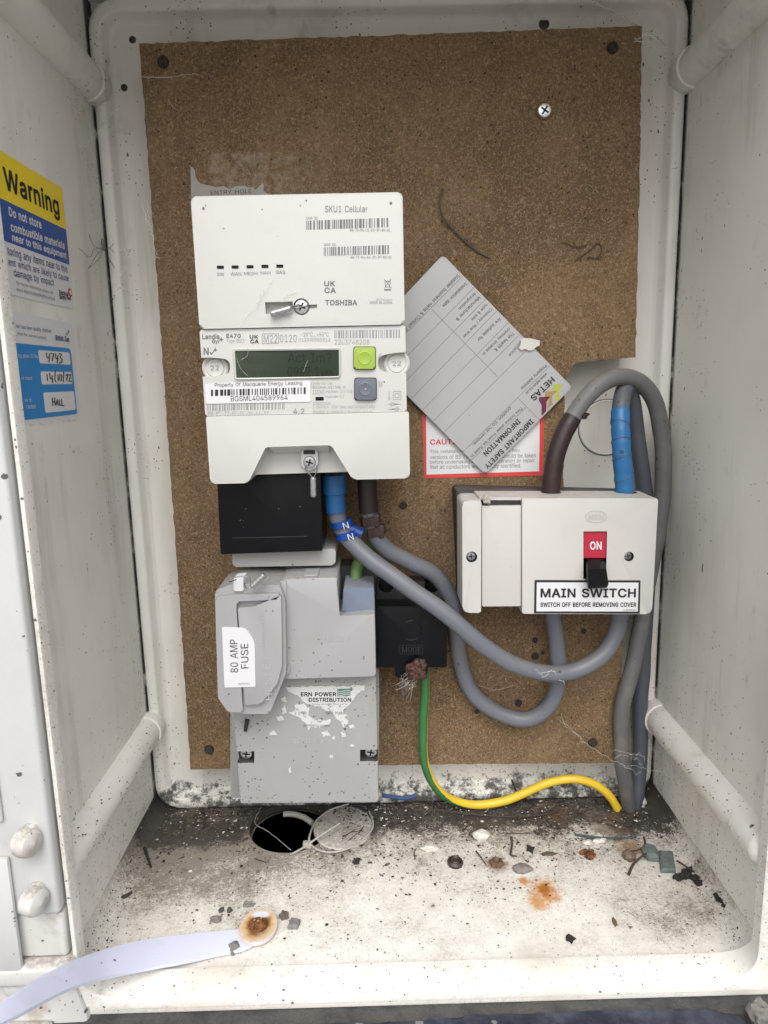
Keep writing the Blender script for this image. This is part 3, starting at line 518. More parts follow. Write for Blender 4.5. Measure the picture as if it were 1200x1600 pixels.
class F:
    """a frame of enlarged photo coordinates on a plane: y=c (front faces) or x=c (left wall)"""
    def __init__(s, ox, oy, k, c, ax='y'): s.ox, s.oy, s.k, s.c, s.ax = ox, oy, k, c, ax
    def __call__(s, X, Y): return (P if s.ax == 'y' else PX)(s.ox + X / s.k, s.oy + Y / s.k, s.c)
    def xz(s, X, Y): p = s(X, Y); return (p.x, p.z)
    def poly(s, pts): return [s.xz(*p) for p in pts]
    def tx(s, mb, st, x0, y0, x1, y1, m, bold=0., off=.00015):
        o = s(x0, y1); mb.text(st, o, s(x1, y1) - o, s(x0, y0) - o, m, bold, off)
    def tq(s, mb, st, tl, bl, br, m, bold=0., off=.00015):
        o = s(*bl); mb.text(st, o, s(*br) - o, s(*tl) - o, m, bold, off)
    def tc(s, mb, st, c0, c1, h, m, bold=0., off=.00015):
        """text whose centre line runs from c0 to c1"""
        a, b = Vector(c0), Vector(c1); d = (b - a).normalized(); u = Vector((d.y, -d.x)) * (h / 2)
        o = s(*(a - u)); mb.text(st, o, s(*(b - u)) - o, s(*(a + u)) - o, m, bold, off)
    def quad(s, mb, pts, m, off=.0001):
        d = Vector((0, -off, 0)) if s.ax == 'y' else Vector((off, 0, 0))
        mb.face([s(*p) + d for p in pts], m)
    def line(s, mb, a, b, w, m, off=.00013):
        a, b = Vector(a), Vector(b); u = (b - a).normalized(); u = Vector((-u.y, u.x)) * (w / 2)
        s.quad(mb, [a - u, b - u, b + u, a + u], m, off)
    def outline(s, mb, pts, w, m, off=.00013):
        for i in range(len(pts)): s.line(mb, pts[i - 1], pts[i], w, m, off)
    def bars(s, mb, x0, y0, x1, y1, m, seed, y0r=None, y1r=None, off=.00013):
        rg = random.Random(seed); x = x0; u = (x1 - x0) / 95
        y0r = y0 if y0r is None else y0r; y1r = y1 if y1r is None else y1r
        while x < x1:
            ww = u * rg.choice((1, 1, 1, 2, 2, 3)); t = (x - x0) / (x1 - x0); b = min(x + ww, x1)
            s.quad(mb, [(x, y0 + (y0r - y0) * t), (b, y0 + (y0r - y0) * t), (b, y1 + (y1r - y1) * t), (x, y1 + (y1r - y1) * t)], m, off)
            x += ww + u * rg.choice((1, 1, 2, 2))
def screw(parent, c, r, m, axis=(0, -1, 0), h=.0012, name='screw', slot=True, ang=.4):
    mb = MB(); c = Vector(c); ax = Vector(axis).normalized()
    mb.lathe([(r, 0), (r, h * .5), (r * .86, h), (r * .5, h * 1.15), (0, h * 1.15)], c, ax, m, 20)
    if slot:
        u = ax.orthogonal().normalized(); v = ax.cross(u)
        for a in (ang, ang + math.pi / 2):
            d = u * math.cos(a) + v * math.sin(a); e = ax.cross(d)
            p = c + ax * (h * 1.19); mb.face([p + d * r * .6 + e * r * .13, p - d * r * .6 + e * r * .13, p - d * r * .6 - e * r * .13, p + d * r * .6 - e * r * .13], INK)
    return mb.build(name, parent)

# ================================================================ SETTING
WX, HZ, DY = .2, .5885, -.19
cab = thing('meter_cabinet', (0, 0, 0), 'grubby white moulded meter cabinet, open at the front, that holds everything', 'cabinet')
mb = MB(); mb.box((-WX - .006, 0, -.006), (WX + .006, .006, HZ + .006), CABW)
cut = MB(); 
for px, py, r in ((357, 3, .0036), (850, 38, .0036), (207, 62, .0024), (565, 0, .003), (194, 137, .0024)):
    q = P(px, py, 0); cut.slab(circ(q.x, q.z, r, 16), -.003, .003, VOID)
bp = mb.build('back_panel', cab, cutters=[cut])
# raised bead round the back panel
mb = MB(); k = mb.mi(CABW); rings = []
for d, y in ((-.001, .001), (.0002, -.0070), (.0012, -.0084), (.0030, -.0089), (.0070, -.0089), (.0084, -.0083), (.0092, -.0068), (.0106, -.0022), (.0120, -.0008), (.0150, .0004)):
    pl = rnd([(-WX + d, d + .0006), (WX - d, d + .0006), (WX - d, HZ - d), (-WX + d, HZ - d)], max(.004, .024 - d), 8); n = len(pl); ring = []
    for i in range(n):
        p, q = Vector(pl[i]), Vector(pl[(i + 1) % n]); m_ = 1 if i % 9 < 8 else 40
        ring += [mb.bm.verts.new((p.lerp(q, j / m_).x, y, p.lerp(q, j / m_).y)) for j in range(m_)]
    rings.append(ring)
for A, B in zip(rings, rings[1:]):
    for i in range(len(A)): mb.bm.faces.new((A[i], A[(i + 1) % len(A)], B[(i + 1) % len(A)], B[i])).material_index = k
mb.build('raised_bead', cab, sharp=50)
# blanked round knockout behind the cables
mb = MB(); q = P(947, 668, 0)
mb.lathe([(.0205, 0), (.0205, .0006), (.0198, .0012), (.0192, .0010), (.0185, .0006), (.0004, .0006)], (q.x, -.0002, q.z), (0, -1, 0), CABW, 48)
mb.tube([(q.x + .0209 * math.cos(t * .1309), -.0001, q.z + .0209 * math.sin(t * .1309)) for t in range(49)], .0004, INKG, 6); mb.build('knockout_disc', cab)
for s in (-1, 1):
    mb = MB(); mb.box((s * WX, DY, -.006), (s * (WX + .006), 0, HZ + .006), CABW); mb.build('side_wall', cab)
    for z, nm in ((.073, 'lower'), (.5355, 'upper')):
        mb = MB(); c = Vector((s * (WX + .001), 0, z)); r0 = .0125
        mb.tube([c + Vector((0, -.004 - .170 * k / 24, 0)) for k in range(25)], r0, CABW, 20)
        mb.lathe([(r0 * math.cos(a), r0 * .62 * math.sin(a)) for a in (0, .3, .6, .9, 1.2, 1.5)], c + Vector((0, -.004, 0)), (0, 1, 0), CABW, 20)
        mb.lathe([(r0 * math.cos(a), r0 * .7 * math.sin(a)) for a in (0, .3, .6, .9, 1.2, 1.5)], c + Vector((0, -.174, 0)), (0, -1, 0), CABW, 20)
        mb.lathe([(r0 + .0001, 0), (r0 + .0012, .0004), (r0 + .0014, .0030), (r0 + .0012, .0120), (r0 + .0001, .0150)], c + Vector((0, -.0185 if s < 0 else -.021, 0)), (0, 1, 0), CABW, 20)
        mb.build('side_rib', cab)
mb = MB(); mb.box((-WX, DY, HZ), (WX, 0, HZ + .006), CABW); mb.build('top_panel', cab)
mb = MB(); mb.box((-WX, DY + .002, -.006), (WX, 0, 0), CABF)
hc = Vector((-.0885, -.0335)); cut = MB(); cut.slab(circ(hc.x, hc.y, .0318, 48), .01, -.02, CABF, ax='z')
fl = mb.build('floor_panel', cab, cutters=[cut])
for s in (-1, 1):     # concave fillets where floor meets side walls
    mb = MB(); r = .014; prof = [(s * (WX - r + r * math.sin(a)), r - r * math.cos(a)) for a in [i * math.pi / 16 for i in range(9)]]
    for i in range(8):
        (a0, b0), (a1, b1) = prof[i], prof[i + 1]
        for k in range(10):
            y0, y1 = DY + .004 - DY * k / 10 * .97, DY + .004 - DY * (k + 1) / 10 * .97
            mb.face([(a0, y0, b0 + .0002), (a0, y1, b0 + .0002), (a1, y1, b1 + .0002), (a1, y0, b1 + .0002)], CABF)
    mb.build('floor_fillet', cab, sharp=60)
mb = MB(); mb.lathe([(.0316, -.0065), (.0316, -.024), (.0300, -.024), (.0300, -.0065)], (hc.x, hc.y, 0), (0, 0, 1), VOID, 40); mb.box((hc.x - .05, hc.y - .05, -.026), (hc.x + .05, hc.y + .032, -.0235), VOID); mb.build('cable_duct', cab)
# front lip: a ring with rounded corners, and the flange below it
inn = rnd([(-.1862, .0028), (.1908, .0028), (.1908, HZ - .004), (-.1862, HZ - .004)], .017, 7)
out = rnd([(-.1885, -.0040), (.2055, -.0040), (.2055, HZ + .008), (-.1885, HZ + .008)], .012, 7)
mb = MB(); k = mb.mi(CABF); n = len(inn)
def backy(p, q): return -.1705 if q[1] < .0029 else (-.181 if q[1] > .0029 + .017 else -.1705 - .0105 * (q[1] - .0029) / .017)
mid = [(a[0] + (b[0] - a[0]) * .15, a[1] + (b[1] - a[1]) * .22) for a, b in zip(inn, out)]
rings = [[mb.bm.verts.new((p[0], (y if y is not None else backy(p, q)), p[1])) for p, q in zip(pl, inn)] for pl, y in ((inn, None), (inn, -.1886), (mid, -.19), (out, -.19), (out, None))]
for i in range(len(rings)):
    A, B = rings[i], rings[(i + 1) % len(rings)]
    for j in range(n): mb.bm.faces.new((A[j], A[(j + 1) % n], B[(j + 1) % n], B[j])).material_index = k
mb.build('front_lip', cab, sharp=50)
mb = MB(); mb.box((-.1865, -.1888, -.0085), (.26, -.160, -.0043), CABF, .0006)
mb.box((.2040, -.1875, -.0042), (.26, -.178, HZ + .03), CABF, .001); mb.build('wall_flange', cab)
# open door edge at the left with its hinge knuckles
door = thing('cabinet_door', (-.25, -.19, 0), 'open white cabinet door edge at far left, with two moulded hinge knuckles', 'door')
DOORM = dirty('door_white', (.62, .625, .62), .38, amt=.35, dots=.22, dust=(.52, .48, .42), scale=26, dotsize=.3, dotscale=170)
LEDGE = dirty('door_ledge_dirty', (.66, .65, .62), .45, amt=.95, dots=.5, dust=(.36, .31, .26), scale=40, dotscale=170)
mb = MB(); mb.box((-.330, -.196, .0615), (-.1900, -.184, .605), DOORM, .0022, 3); mb.build('door_panel', door)
mb = MB(); mb.box((-.330, -.1995, .028), (-.2120, -.1962, .098), DOORM, .0015)
mb.box((-.330, -.1985, .118), (-.2125, -.1962, .60), DOORM, .0012, 3); mb.build('door_rim', door)
mb = MB(); mb.box((-.330, -.193, .0330), (-.1900, -.184, .0605), LEDGE, .002, 3)
mb.box((-.330, -.200, .0200), (-.1870, -.184, .0325), LEDGE, .003, 3)
mb.slab([(-.330, -.10), (-.1845, -.10), (-.1835, -.005), (-.188, .012), (-.196, .0185), (-.330, .0195)], -.1925, -.182, LEDGE, .002)
mb.box((-.330, -.198, -.016), (-.2020, -.1930, -.006), LEDGE, .002, 3)
mb.box((-.225, -.197, .012), (-.205, -.193, .0195), DOORM, .0015); mb.build('hinge_stile', door)
for z in (.1090, .0750):
    mb = MB(); c = Vector((-.2040, -.2005, z))
    mb.lathe([(.0056, 0), (.0070, .0012), (.0074, .003), (.0073, .0068), (.0066, .0086), (.0054, .0094), (.0020, .0096), (.0012, .0101), (0, .0102)], c, Vector((1, -.35, 0)), LEDGE, 28)
    mb.box((c.x + .001, -.200, z - .003), (c.x + .008, -.192, z + .007), LEDGE, .002); mb.build('hinge_knuckle', door)
# masonry below
mb = MB(); mb.box((-.3, -.2000, -.045), (.3, -.15, -.0090), MORT)
bmesh.ops.subdivide_edges(mb.bm, edges=mb.bm.edges[:], cuts=40, use_grid_fill=True)
for v in mb.bm.verts: v.co += Vector((0, -.0018 * mnoise.noise(v.co * 70), .0010 * mnoise.noise(v.co * 120)))
tag(mb.build('mortar_bed', loc=Vector((0, -.18, -.03)), sharp=60), 'grey crumbling mortar bed directly below the cabinet front lip', 'mortar')
mb = MB(); ed_ = [(-.40, -.36)] + [(.174, -.36), (.180, -.21), (.176, -.2005), (.165, -.1975)]
for i in range(60):
    x = .16 - i * .0093; y = -.1968 - .0012 * mnoise.noise(Vector((x * 60, 3, 0))) - (.0028 if -.13 < x < .02 else 0) - max(0, (-.06 - x)) * .05
    ed_.append((x, y))
mb.slab(ed_, -.0078, -.08, BRICK, .003, 3, ax='z')
tag(mb.build('brick_sill', loc=Vector((0, -.24, -.05)), sharp=40), 'dark blue glazed brick sill running along the bottom edge', 'brick')
q = PZ(1186, 1585, -.004)
mb = MB(); mb.blob(q, (.0058, .005, .0078), STONE, 3, .4, 3); tag(mb.build('stone_chip', loc=q), 'pale jagged stone chip wedged beside the blue brick, bottom right corner', 'stone')

GROUND = Mat('pale_bounce_ground'); GROUND = GROUND.out(GROUND.mix(GROUND.noise(8, 5), (.27, .262, .25), (.35, .342, .325)), .85)  # out-of-view ground, added pale so it reflects light up into the box
mb = MB(); mb.face([(-12, -24, -.75), (12, -24, -.75), (12, -.30, -.75), (-12, -.30, -.75)], GROUND)
o = mb.build('ground', loc=Vector((0, -6, -.75))); o['kind'] = 'structure'; o['label'] = 'unseen pale ground sheet outside, added to bounce daylight up into the cabinet'
# ================================================================ CHIPBOARD
YB = -.030
bd = thing('chipboard_panel', P(630, 640, YB), 'brown chipboard backing panel screwed to the back of the white cabinet', 'board')
pl = [(218, 68), (430, 61), (700, 52), (1003, 40), (999, 300), (993, 558), (930, 563), (900, 567), (887, 585), (882, 610), (880, 790), (884, 850), (978, 852), (974, 1000), (962, 1192), (700, 1194), (298, 1202), (270, 790), (246, 450)]
poly = [(P(*p, YB).x, P(*p, YB).z) for p in pl]
dense = []
rg = random.Random(3)
for i in range(len(poly)):
    a, b = Vector(poly[i]), Vector(poly[(i + 1) % len(poly)]); n = max(1, int((b - a).length / .004))
    for k in range(n):
        dense.append(tuple(a.lerp(b, k / n) + Vector((rg.uniform(-.0004, .0004), rg.uniform(-.0004, .0004)))))
mb = MB(); mb.slab(dense, YB, -.0105, CHIP); mb.build('board', bd)
for px, py in ((255, 97), (957, 75), (327, 1171), (926, 1160)):
    screw(bd, P(px, py, YB - .0002), .0036, DARKMET, h=.0016, slot=False)
s = screw(bd, P(850, 174, YB - .001), .0047, STEEL, h=.0022, ang=.2); s['label'] = 'bright cross head screw standing slightly proud'
mb = MB()
for px, py, r in ((836, 1000, .0022), (848, 1020, .0014), (912, 986, .002), (810, 1098, .003), (745, 1112, .002), (836, 1025, .003), (630, 790, .003)):
    mb = MB(); c = P(px, py, YB); mb.slab([(c.x + r * (1 + .4 * mnoise.noise(Vector((px, k, 0)))) * math.cos(k * .628), c.z + r * (1 + .4 * mnoise.noise(Vector((k * 1.7, py, 0)))) * math.sin(k * .628)) for k in range(10)], YB - .0003, YB + .001, SOIL); mb.build('old_screw_hole', bd)

# ================================================================ SMART METER
mt = thing('smart_meter', P(470, 640, -.04), 'white smart electricity meter with small green display and square lime button', 'meter')
YH, YM, YC = -.108, -.1066, -.1072
x0, x1 = -.1160, .0030
zt = .4405; zh = P(470, 511, YH).z; zm = P(470, 647, YM).z; zb = .2785
Z1 = F(280, 240, 2.963, YH); Z2 = F(300, 500, 3.4286, YM)
# communications hub
hub = MB(); hub.slab(rnd(rect(x0 + .0004, zh + .0002, x1 - .0004, zt), .0024), YH, -.062, METER, .0016, 3)
c1 = MB(); c1.slab(Z1.poly([(397, 688), (525, 684), (530, 738), (400, 742)]), YH - .01, YH + .006, METER2)
c2 = MB(); c2.slab(circ(*Z1.xz(566, 709), .0047, 24), YH - .01, YH + .004, METER2); c3 = MB(); c3.slab(Z1.poly([(590, 700), (638, 698), (638, 716), (590, 718)]), YH - .01, YH + .003, METER2)
hubo = hub.build('communications_hub', mt, cutters=[c1, c2, c3])
mb = MB(); T = Z1.tx
T(mb, 'SKU1 Cellular', 675, 241, 872, 272, INKG); T(mb, 'CHF ID', 587, 293, 642, 306, INKG); Z1.bars(mb, 588, 311, 976, 353, INKG, 1, 297, 340)
T(mb, '88-73-84-01-00-3F-80-81', 790, 348, 977, 361, INKG); T(mb, 'GPF ID', 670, 416, 725, 429, INKG); Z1.bars(mb, 670, 434, 977, 474, INKG, 2, 423, 465)
T(mb, '88-73-84-AA-00-3F-80-81', 793, 474, 983, 486, INKG)
for st, a, b, c, d in (('SW', 175, 551, 209, 567), ('WAN', 238, 549, 287, 565), ('MESH', 300, 547, 362, 563), ('HAN', 377, 545, 423, 560), ('GAS', 447, 541, 491, 558)): T(mb, st, a, b, c, d, INKG, .01)
T(mb, 'UK', 671, 590, 722, 615, INKG, .03); T(mb, 'CA', 672, 620, 726, 646, INKG, .03); T(mb, 'TOSHIBA', 676, 677, 824, 703, INKG, .05)
T(mb, '2B17740A0AAC', 912, 672, 987, 681, INKL); T(mb, 'MADE IN CHINA', 883, 684, 987, 696, INKG)
Z1.outline(mb, [(952, 590), (978, 590), (974, 618), (956, 618)], 2.5, INKG); Z1.line(mb, (949, 582), (982, 622), 2.5, INKG); Z1.line(mb, (982, 580), (950, 622), 2.5, INKG); Z1.quad(mb, [(949, 627), (981, 627), (981, 634), (949, 634)], INKG)
mb.build('lettering', hubo)
for X, Y in ((191, 526), (259, 525), (328, 524), (397, 522), (466, 521)):
    mb = MB(); mb.slab(rnd(Z1.poly([(X - 16, Y + 7), (X + 16, Y + 7), (X + 16, Y - 7), (X - 16, Y - 7)]), .0004), YH - .0003, YH + .001, BLACK); mb.build('indicator_window', hubo)
mb = MB()
for X, Y, r in ((112, 254, .0008), (980, 230, .0008), (588, 218, .0005), (207, 347, .0004)): mb = MB(); c = Z1.xz(X, Y); mb.slab(circ(*c, r, 12), YH - .0002, YH + .001, INKG); mb.build('pin_hole', hubo)
screw(hubo, Z1(566, 709) + Vector((0, .0012, 0)), .0041, STEEL, h=.0018, ang=.3)
def seal(parent, a, b, r, wires, name='wire_seal'):
    mb = MB(); a, b = Vector(a), Vector(b); d = (b - a)
    mb.tube([a, a + d * .06, a + d * .1, a + d * .9, a + d * .94, b], lambda t: r * (.75 if t < .05 or t > .97 else (.95 if t < .2 or t > .8 else 1)), DULL, 10)
    for wpts in wires: mb.tube(crom(wpts, 6), .00035, WIRE, 6)
    return mb.build(name, parent)
q = Vector((0, -.003, 0)); q2 = Vector((0, -.0015, 0))
seal(hubo, Z1(426, 745) + q, Z1(520, 718) + q, .0017, [[Z1(515, 720) + q, Z1(545, 716) + q2, Z1(590, 706) + q2, Z1(600, 700)], [Z1(515, 716) + q, Z1(540, 706) + q2, Z1(562, 703) + q2]])
# metering body
body = MB(); body.slab(rnd(rect(x0, zm + .0001, x1, zh - .0002), .0012), YM, -.060, METER2, .0010, 3)
cl = MB(); a = Z2.xz(108, 252); cl.slab(rnd([(x0 - .01, Z2.xz(0, 203)[1]), (a[0] + .001, Z2.xz(0, 203)[1]), (a[0] + .0105, a[1] + .004), (a[0] + .0105, a[1] - .004), (a[0] + .001, Z2.xz(0, 304)[1]), (x0 - .01, Z2.xz(0, 304)[1])], .006, 6), YM - .01, YM + .007, METER2)
cr = MB(); a = Z2.xz(1098, 230); cr.slab(rnd([(x1 + .01, Z2.xz(1000, 176)[1]), (a[0] - .001, Z2.xz(1000, 176)[1]), (a[0] - .0110, a[1] + .004), (a[0] - .0110, a[1] - .004), (a[0] - .001, Z2.xz(1000, 286)[1]), (x1 + .01, Z2.xz(1000, 286)[1])], .006, 6), YM - .01, YM + .007, METER2)
bo = body.build('meter_body', mt, cutters=[cl, cr])
for X, Y, st in ((114, 256, '22'), (1098, 232, '22')):
    mb = MB(); c = Z2(X, Y) + Vector((0, .0068, 0)); mb.lathe([(.0078, 0), (.0078, .0016), (.0068, .0024), (.0055, .0018), (.0050, .0026), (0, .0026)], c, (0, -1, 0), METER, 28)
    o = c + Vector((-.0025, -.0029, -.0014)); mb.text(st, o, (.005, 0, 0), (0, 0, .0028), INKL); mb.build('sealed_screw_cap', bo)
mb = MB(); T = Z2.tx
T(mb, 'Landis', 55, 75, 148, 103, INKG, .03); T(mb, 'Gyr', 107, 104, 148, 130, INKG, .03); T(mb, '+', 147, 93, 168, 115, INKG, .02)
T(mb, 'E470', 184, 73, 261, 97, INKG, .03); T(mb, 'Type 5553', 186, 103, 281, 125, INKL); T(mb, 'UK', 309, 80, 355, 100, INK, .03); T(mb, 'CA', 312, 104, 358, 126, INK, .03)
Z2.outline(mb, [(376, 74), (464, 74), (464, 126), (376, 126)], 3, INKL); T(mb, 'M22', 384, 80, 458, 120, INKL); T(mb, '0120', 471, 78, 561, 119, INKL)
T(mb, '-25°C...+55°C', 584, 66, 733, 88, INKL); T(mb, '0120/SGS0312', 572, 96, 740, 117, INKL); Z2.bars(mb, 763, 56, 1118, 98, INKL, 3, 50, 95); T(mb, '22L3748208', 764, 105, 950, 131, INKL)
T(mb, 'N', 62, 148, 90, 187, INKG, .02); Z2.line(mb, (95, 172), (105, 185), 6, INKG); Z2.line(mb, (104, 186), (128, 148), 5, INKG)
T(mb, 'A', 997, 178, 1018, 205, INKL); T(mb, 'B', 1001, 330, 1020, 357, INKL)
T(mb, 'Landis+Gyr Ltd.', 640, 333, 752, 350, INKL); T(mb, 'Manchester, M22 5XB, UK', 640, 352, 825, 370, INKL); T(mb, '1000', 645, 375, 708, 398, INKL); T(mb, 'imp/kWh Cl.1 Cl.B', 715, 375, 858, 395, INKL); T(mb, 'imp/kvarh Cl.2', 715, 402, 815, 420, INKL)
T(mb, 'ZCXS310HS3', 648, 440, 742, 455, INKL); T(mb, '1-20(100)A   230V 50Hz UG3 CAT8(4kV) IP53', 648, 458, 980, 476, INKL); T(mb, 'EN62053-21 EN50470-3 IEC62052-31(145)', 648, 485, 967, 502, INKL)
Z2.bars(mb, 83, 452, 500, 487, INKL, 4, 442, 478); T(mb, '98-81-77-FF-FF-00-66-37', 86, 490, 410, 514, INKL); T(mb, '4.2', 541, 473, 603, 505, INKL, .02)
Z2.outline(mb, [(1078, 382), (1119, 382), (1119, 427), (1078, 427)], 3, INKL); Z2.outline(mb, [(1088, 393), (1109, 393), (1109, 416), (1088, 416)], 3, INKL); Z2.line(mb, (1056, 382), (1056, 412), 3, INKL)
Z2.outline(mb, [(1051, 414), (1061, 414), (1061, 426), (1051, 426)], 2.5, INKL)
for Y, d in ((451, 1), (478, -1)): Z2.line(mb, (1050, Y), (1118, Y), 2.5, INKL); Z2.outline(mb, [(1085 - 20 * d, Y - 9), (1085 + 22 * d, Y), (1085 - 20 * d, Y + 9)], 2.5, INKL)
mb.build('lettering', bo)
mb = MB(); ou = rnd(Z2.poly([(219, 152), (797, 146), (797, 310), (228, 322)]), .0022); ii = rnd(Z2.poly([(231, 166), (787, 160), (788, 301), (239, 311)]), .0008)
rr = [[mb.bm.verts.new((p[0], y, p[1])) for p in pl_] for pl_, y in ((ou, YM + .0005), (ou, YM - .0008), ([(o[0] * .6 + i[0] * .4, o[1] * .6 + i[1] * .4) for o, i in zip(ou, ii)], YM - .0014), (ii, YM - .0010), (ii, YM + .0005))]
for i in range(4):
    for j in range(len(ou)): mb.bm.faces.new((rr[i][j], rr[i][(j + 1) % len(ou)], rr[i + 1][(j + 1) % len(ou)], rr[i + 1][j])).material_index = mb.mi(METER2)
disp = mb.build('display', bo)
mb = MB(); mb.slab(Z2.poly([(230, 165), (788, 159), (789, 302), (238, 312)]), YM - .0003, YM + .0005, LCDM)
ZL = F(300, 500, 3.4286, YM - .0003)
ZL.tx(mb, 'Rate 0', 278, 182, 440, 232, LCDFAINT); ZL.tx(mb, 'Act Im?', 512, 176, 746, 228, LCDINK); ZL.tx(mb, '0982.1', 512, 250, 682, 303, LCDINK); ZL.tx(mb, 'kWh', 692, 268, 755, 301, LCDINK, .02); ZL.tx(mb, 'Sum W', 262, 262, 400, 304, LCDFAINT)
mb.build('screen', disp)
for (a, b, c, d), m_, nm in (((868, 146, 981, 262), LIME, 'lime'), ((873, 312, 986, 427), BTNG, 'grey')):
    mb = MB(); mb.slab(rnd(Z2.poly([(a - 4, d + 4), (c + 4, d + 4), (c + 4, b - 4), (a - 4, b - 4)]), .0016), YM - .0003, YM + .001, DARKBASE)
    mb.slab(rnd(Z2.poly([(a, d), (c, d), (c, b), (a, b)]), .0014), YM - .0022, YM + .001, m_, .0009, 3)
    q = Z2((a + c) / 2, (b + d) / 2); mb.lathe([(.0042, 0), (.0036, .0003), (.0028, .0001), (0, .0001)], (q.x, YM - .0022, q.z), (0, -1, 0), m_, 24)
    if nm == 'grey': mb.lathe([(.0005, 0), (.0005, .0004), (0, .0004)], (q.x, YM - .0024, q.z), (0, -1, 0), STEEL, 10)
    o = mb.build('push_button', bo); o['label'] = ('square lime green push button' if nm == 'lime' else 'square slate grey push button')
mb = MB(); mb.slab(rnd(Z2.poly([(662, 431), (706, 431), (706, 412), (662, 412)]), .0006), YM - .0003, YM + .001, BLACK); mb.build('indicator_window', bo)
ZS = F(300, 500, 3.4286, YM - .0005)
mb = MB(); mb.slab(rnd(ZS.poly([(74, 449), (636, 438), (632, 324), (68, 344)]), .001), YM - .0005, YM + .0002, WHITE)
ZS.tq(mb, 'Property Of Macquarie Energy Leasing', (122, 338), (122, 364), (590, 352), INK, .008); ZS.bars(mb, 102, 374, 620, 407, INK, 5, 360, 396); ZS.tq(mb, 'BGSML404589964', (208, 408), (209, 436), (513, 428), INK, .012)
o = mb.build('property_label', bo); o['label'] = 'white owner label with barcode and black print'
# terminal cover, notched at the bottom
mb = MB(); e = Z2.xz
zz = lambda Y: F(300, 500, 3.4286, YC).xz(600, Y)[1]; xx = lambda X, Y: F(300, 500, 3.4286, YC).xz(X, Y)[0]
pc = [(x0 + .0004, zm - .0001), (x0 + .0004, zb), (xx(300, 880), zb), (xx(392, 690), zz(682)), (xx(405, 680), zz(676)), (xx(735, 680), zz(674)), (xx(752, 690), zz(684)), (xx(862, 872), zb + .0006), (x1 + .0012, zb + .0006), (x1 + .0012, zm - .0001)]
mb.slab(rnd(pc, [.001, .003, .002, .002, .002, .002, .002, .002, .003, .001], 4), YC, -.060, METER, .0016, 3)
pc2 = [(xx(290, 880), zb + .0030), (xx(395, 680), zz(670)), (xx(745, 680), zz(670)), (xx(870, 870), zb + .0034)]
mb.slab(pc2, -.0915, -.064, METER)
# ramp from the rim of the notch back to the recessed face
mb.face([(xx(405, 680), YC + .0012, zz(676)), (xx(735, 680), YC + .0012, zz(674)), (xx(725, 740), -.0917, zz(725)), (xx(425, 740), -.0917, zz(727))], METER)
mb.slab(rnd([(x0 + .006, zb + .004), (x1 - .037, zb + .004), (x1 - .037, zt - .006), (x0 + .006, zt - .006)], .003), -.063, YB - .0005, METER2)
tcov = mb.build('terminal_cover', mt)
YT = -.097; ZT = F(300, 500, 3.4286, YT)
mb = MB(); mb.slab(rnd(ZT.poly([(585, 770), (602, 803), (655, 803), (674, 770), (675, 694), (583, 694)]), .002), YT, -.092, METER, .0008, 2)
mb.slab(rnd(ZT.poly([(597, 719), (660, 719), (660, 697), (597, 697)]), .0006), YT - .0002, YT + .001, DARKBASE); mb.build('sealing_tab', tcov)
screw(tcov, ZT(630, 762), .0038, STEEL, h=.0012, ang=.5)
q = Vector((0, -.002, 0))
seal(tcov, ZT(650, 840) + q, ZT(652, 945) + q, .0018, [[ZT(612, 775) + q, ZT(612, 800) + q, ZT(630, 822) + q, ZT(648, 842) + q], [ZT(652, 842) + q, ZT(664, 822) + q, ZT(672, 800) + q, ZT(668, 775) + q]])
# outgoing terminal sleeves under the meter
mb = MB(); a, b = P(521, 742, -.066), P(525, 800, -.066); mb.tube([a, a.lerp(b, .5), a.lerp(b, .52), b], lambda t: .0078 if t < .6 else .0068, BLUE, 18); o = mb.build('terminal_sleeve', mt); o['label'] = 'blue sleeve on the neutral terminal'
mb = MB(); a, b = P(573, 742, -.058), P(576, 800, -.058); mb.tube([a, b], .0066, BROWN, 18); o = mb.build('terminal_sleeve', mt); o['label'] = 'brown sleeve on the live terminal'
# torn label remains behind the meter
YL = YB - .0004; ZP = F(280, 240, 2.963, YL)
mb = MB(); mb.slab(ZP.poly([(56, 215), (52, 60), (62, 64), (70, 72), (76, 108), (88, 128), (102, 140), (140, 148), (170, 156), (205, 150), (235, 165), (262, 152), (300, 148), (322, 158), (342, 154), (352, 168), (372, 150), (385, 134), (392, 148), (388, 170), (408, 184), (425, 215)]), YL, YB + .0005, PAPERG)
ZP.tq(mb, 'ENTRY HOLE', (145, 172), (146, 192), (336, 184), INK)
tag(mb.build('torn_label'), 'torn grey paper label reading ENTRY HOLE, peeking above the meter top', 'label')

# ================================================================ BLACK SHROUD + FUSE
YK = -.078; K3 = F(320, 740, 3, YK)
mb = MB(); a, b = K3(60, 40), K3(562, 375); ka = K3(80, 378)
mb.slab(rnd([(ka.x - .0008, ka.z), (K3(552, 362).x, K3(552, 362).z), (K3(540, 40).x + .0006, a.z + .012), (a.x, a.z + .012)], .0008), YK, YB - .0005, BLACK, .0006)
mb.slab(rnd(K3.poly([(130, 300), (480, 292), (480, 296), (130, 304)]), 0), YK - .0003, YK + .001, DARKBASE)
tag(mb.build('terminal_shroud'), 'plain black plastic box between the white meter and the grey fuse unit', 'box')
fu = thing('service_fuse', P(475, 1070, YB), 'grey main service fuse unit with torn labels, low on the chipboard', 'fuse box')
K = lambda y: F(320, 740, 3, y); L = lambda y: F(320, 1000, 3, y)
mb = MB(); k = K(-.066); mb.slab(rnd(k.poly([(130, 438), (612, 430), (614, 352), (129, 362)]), .0024), -.066, YB - .0005, PALEG, .0012, 3); mb.build('top_plate', fu)
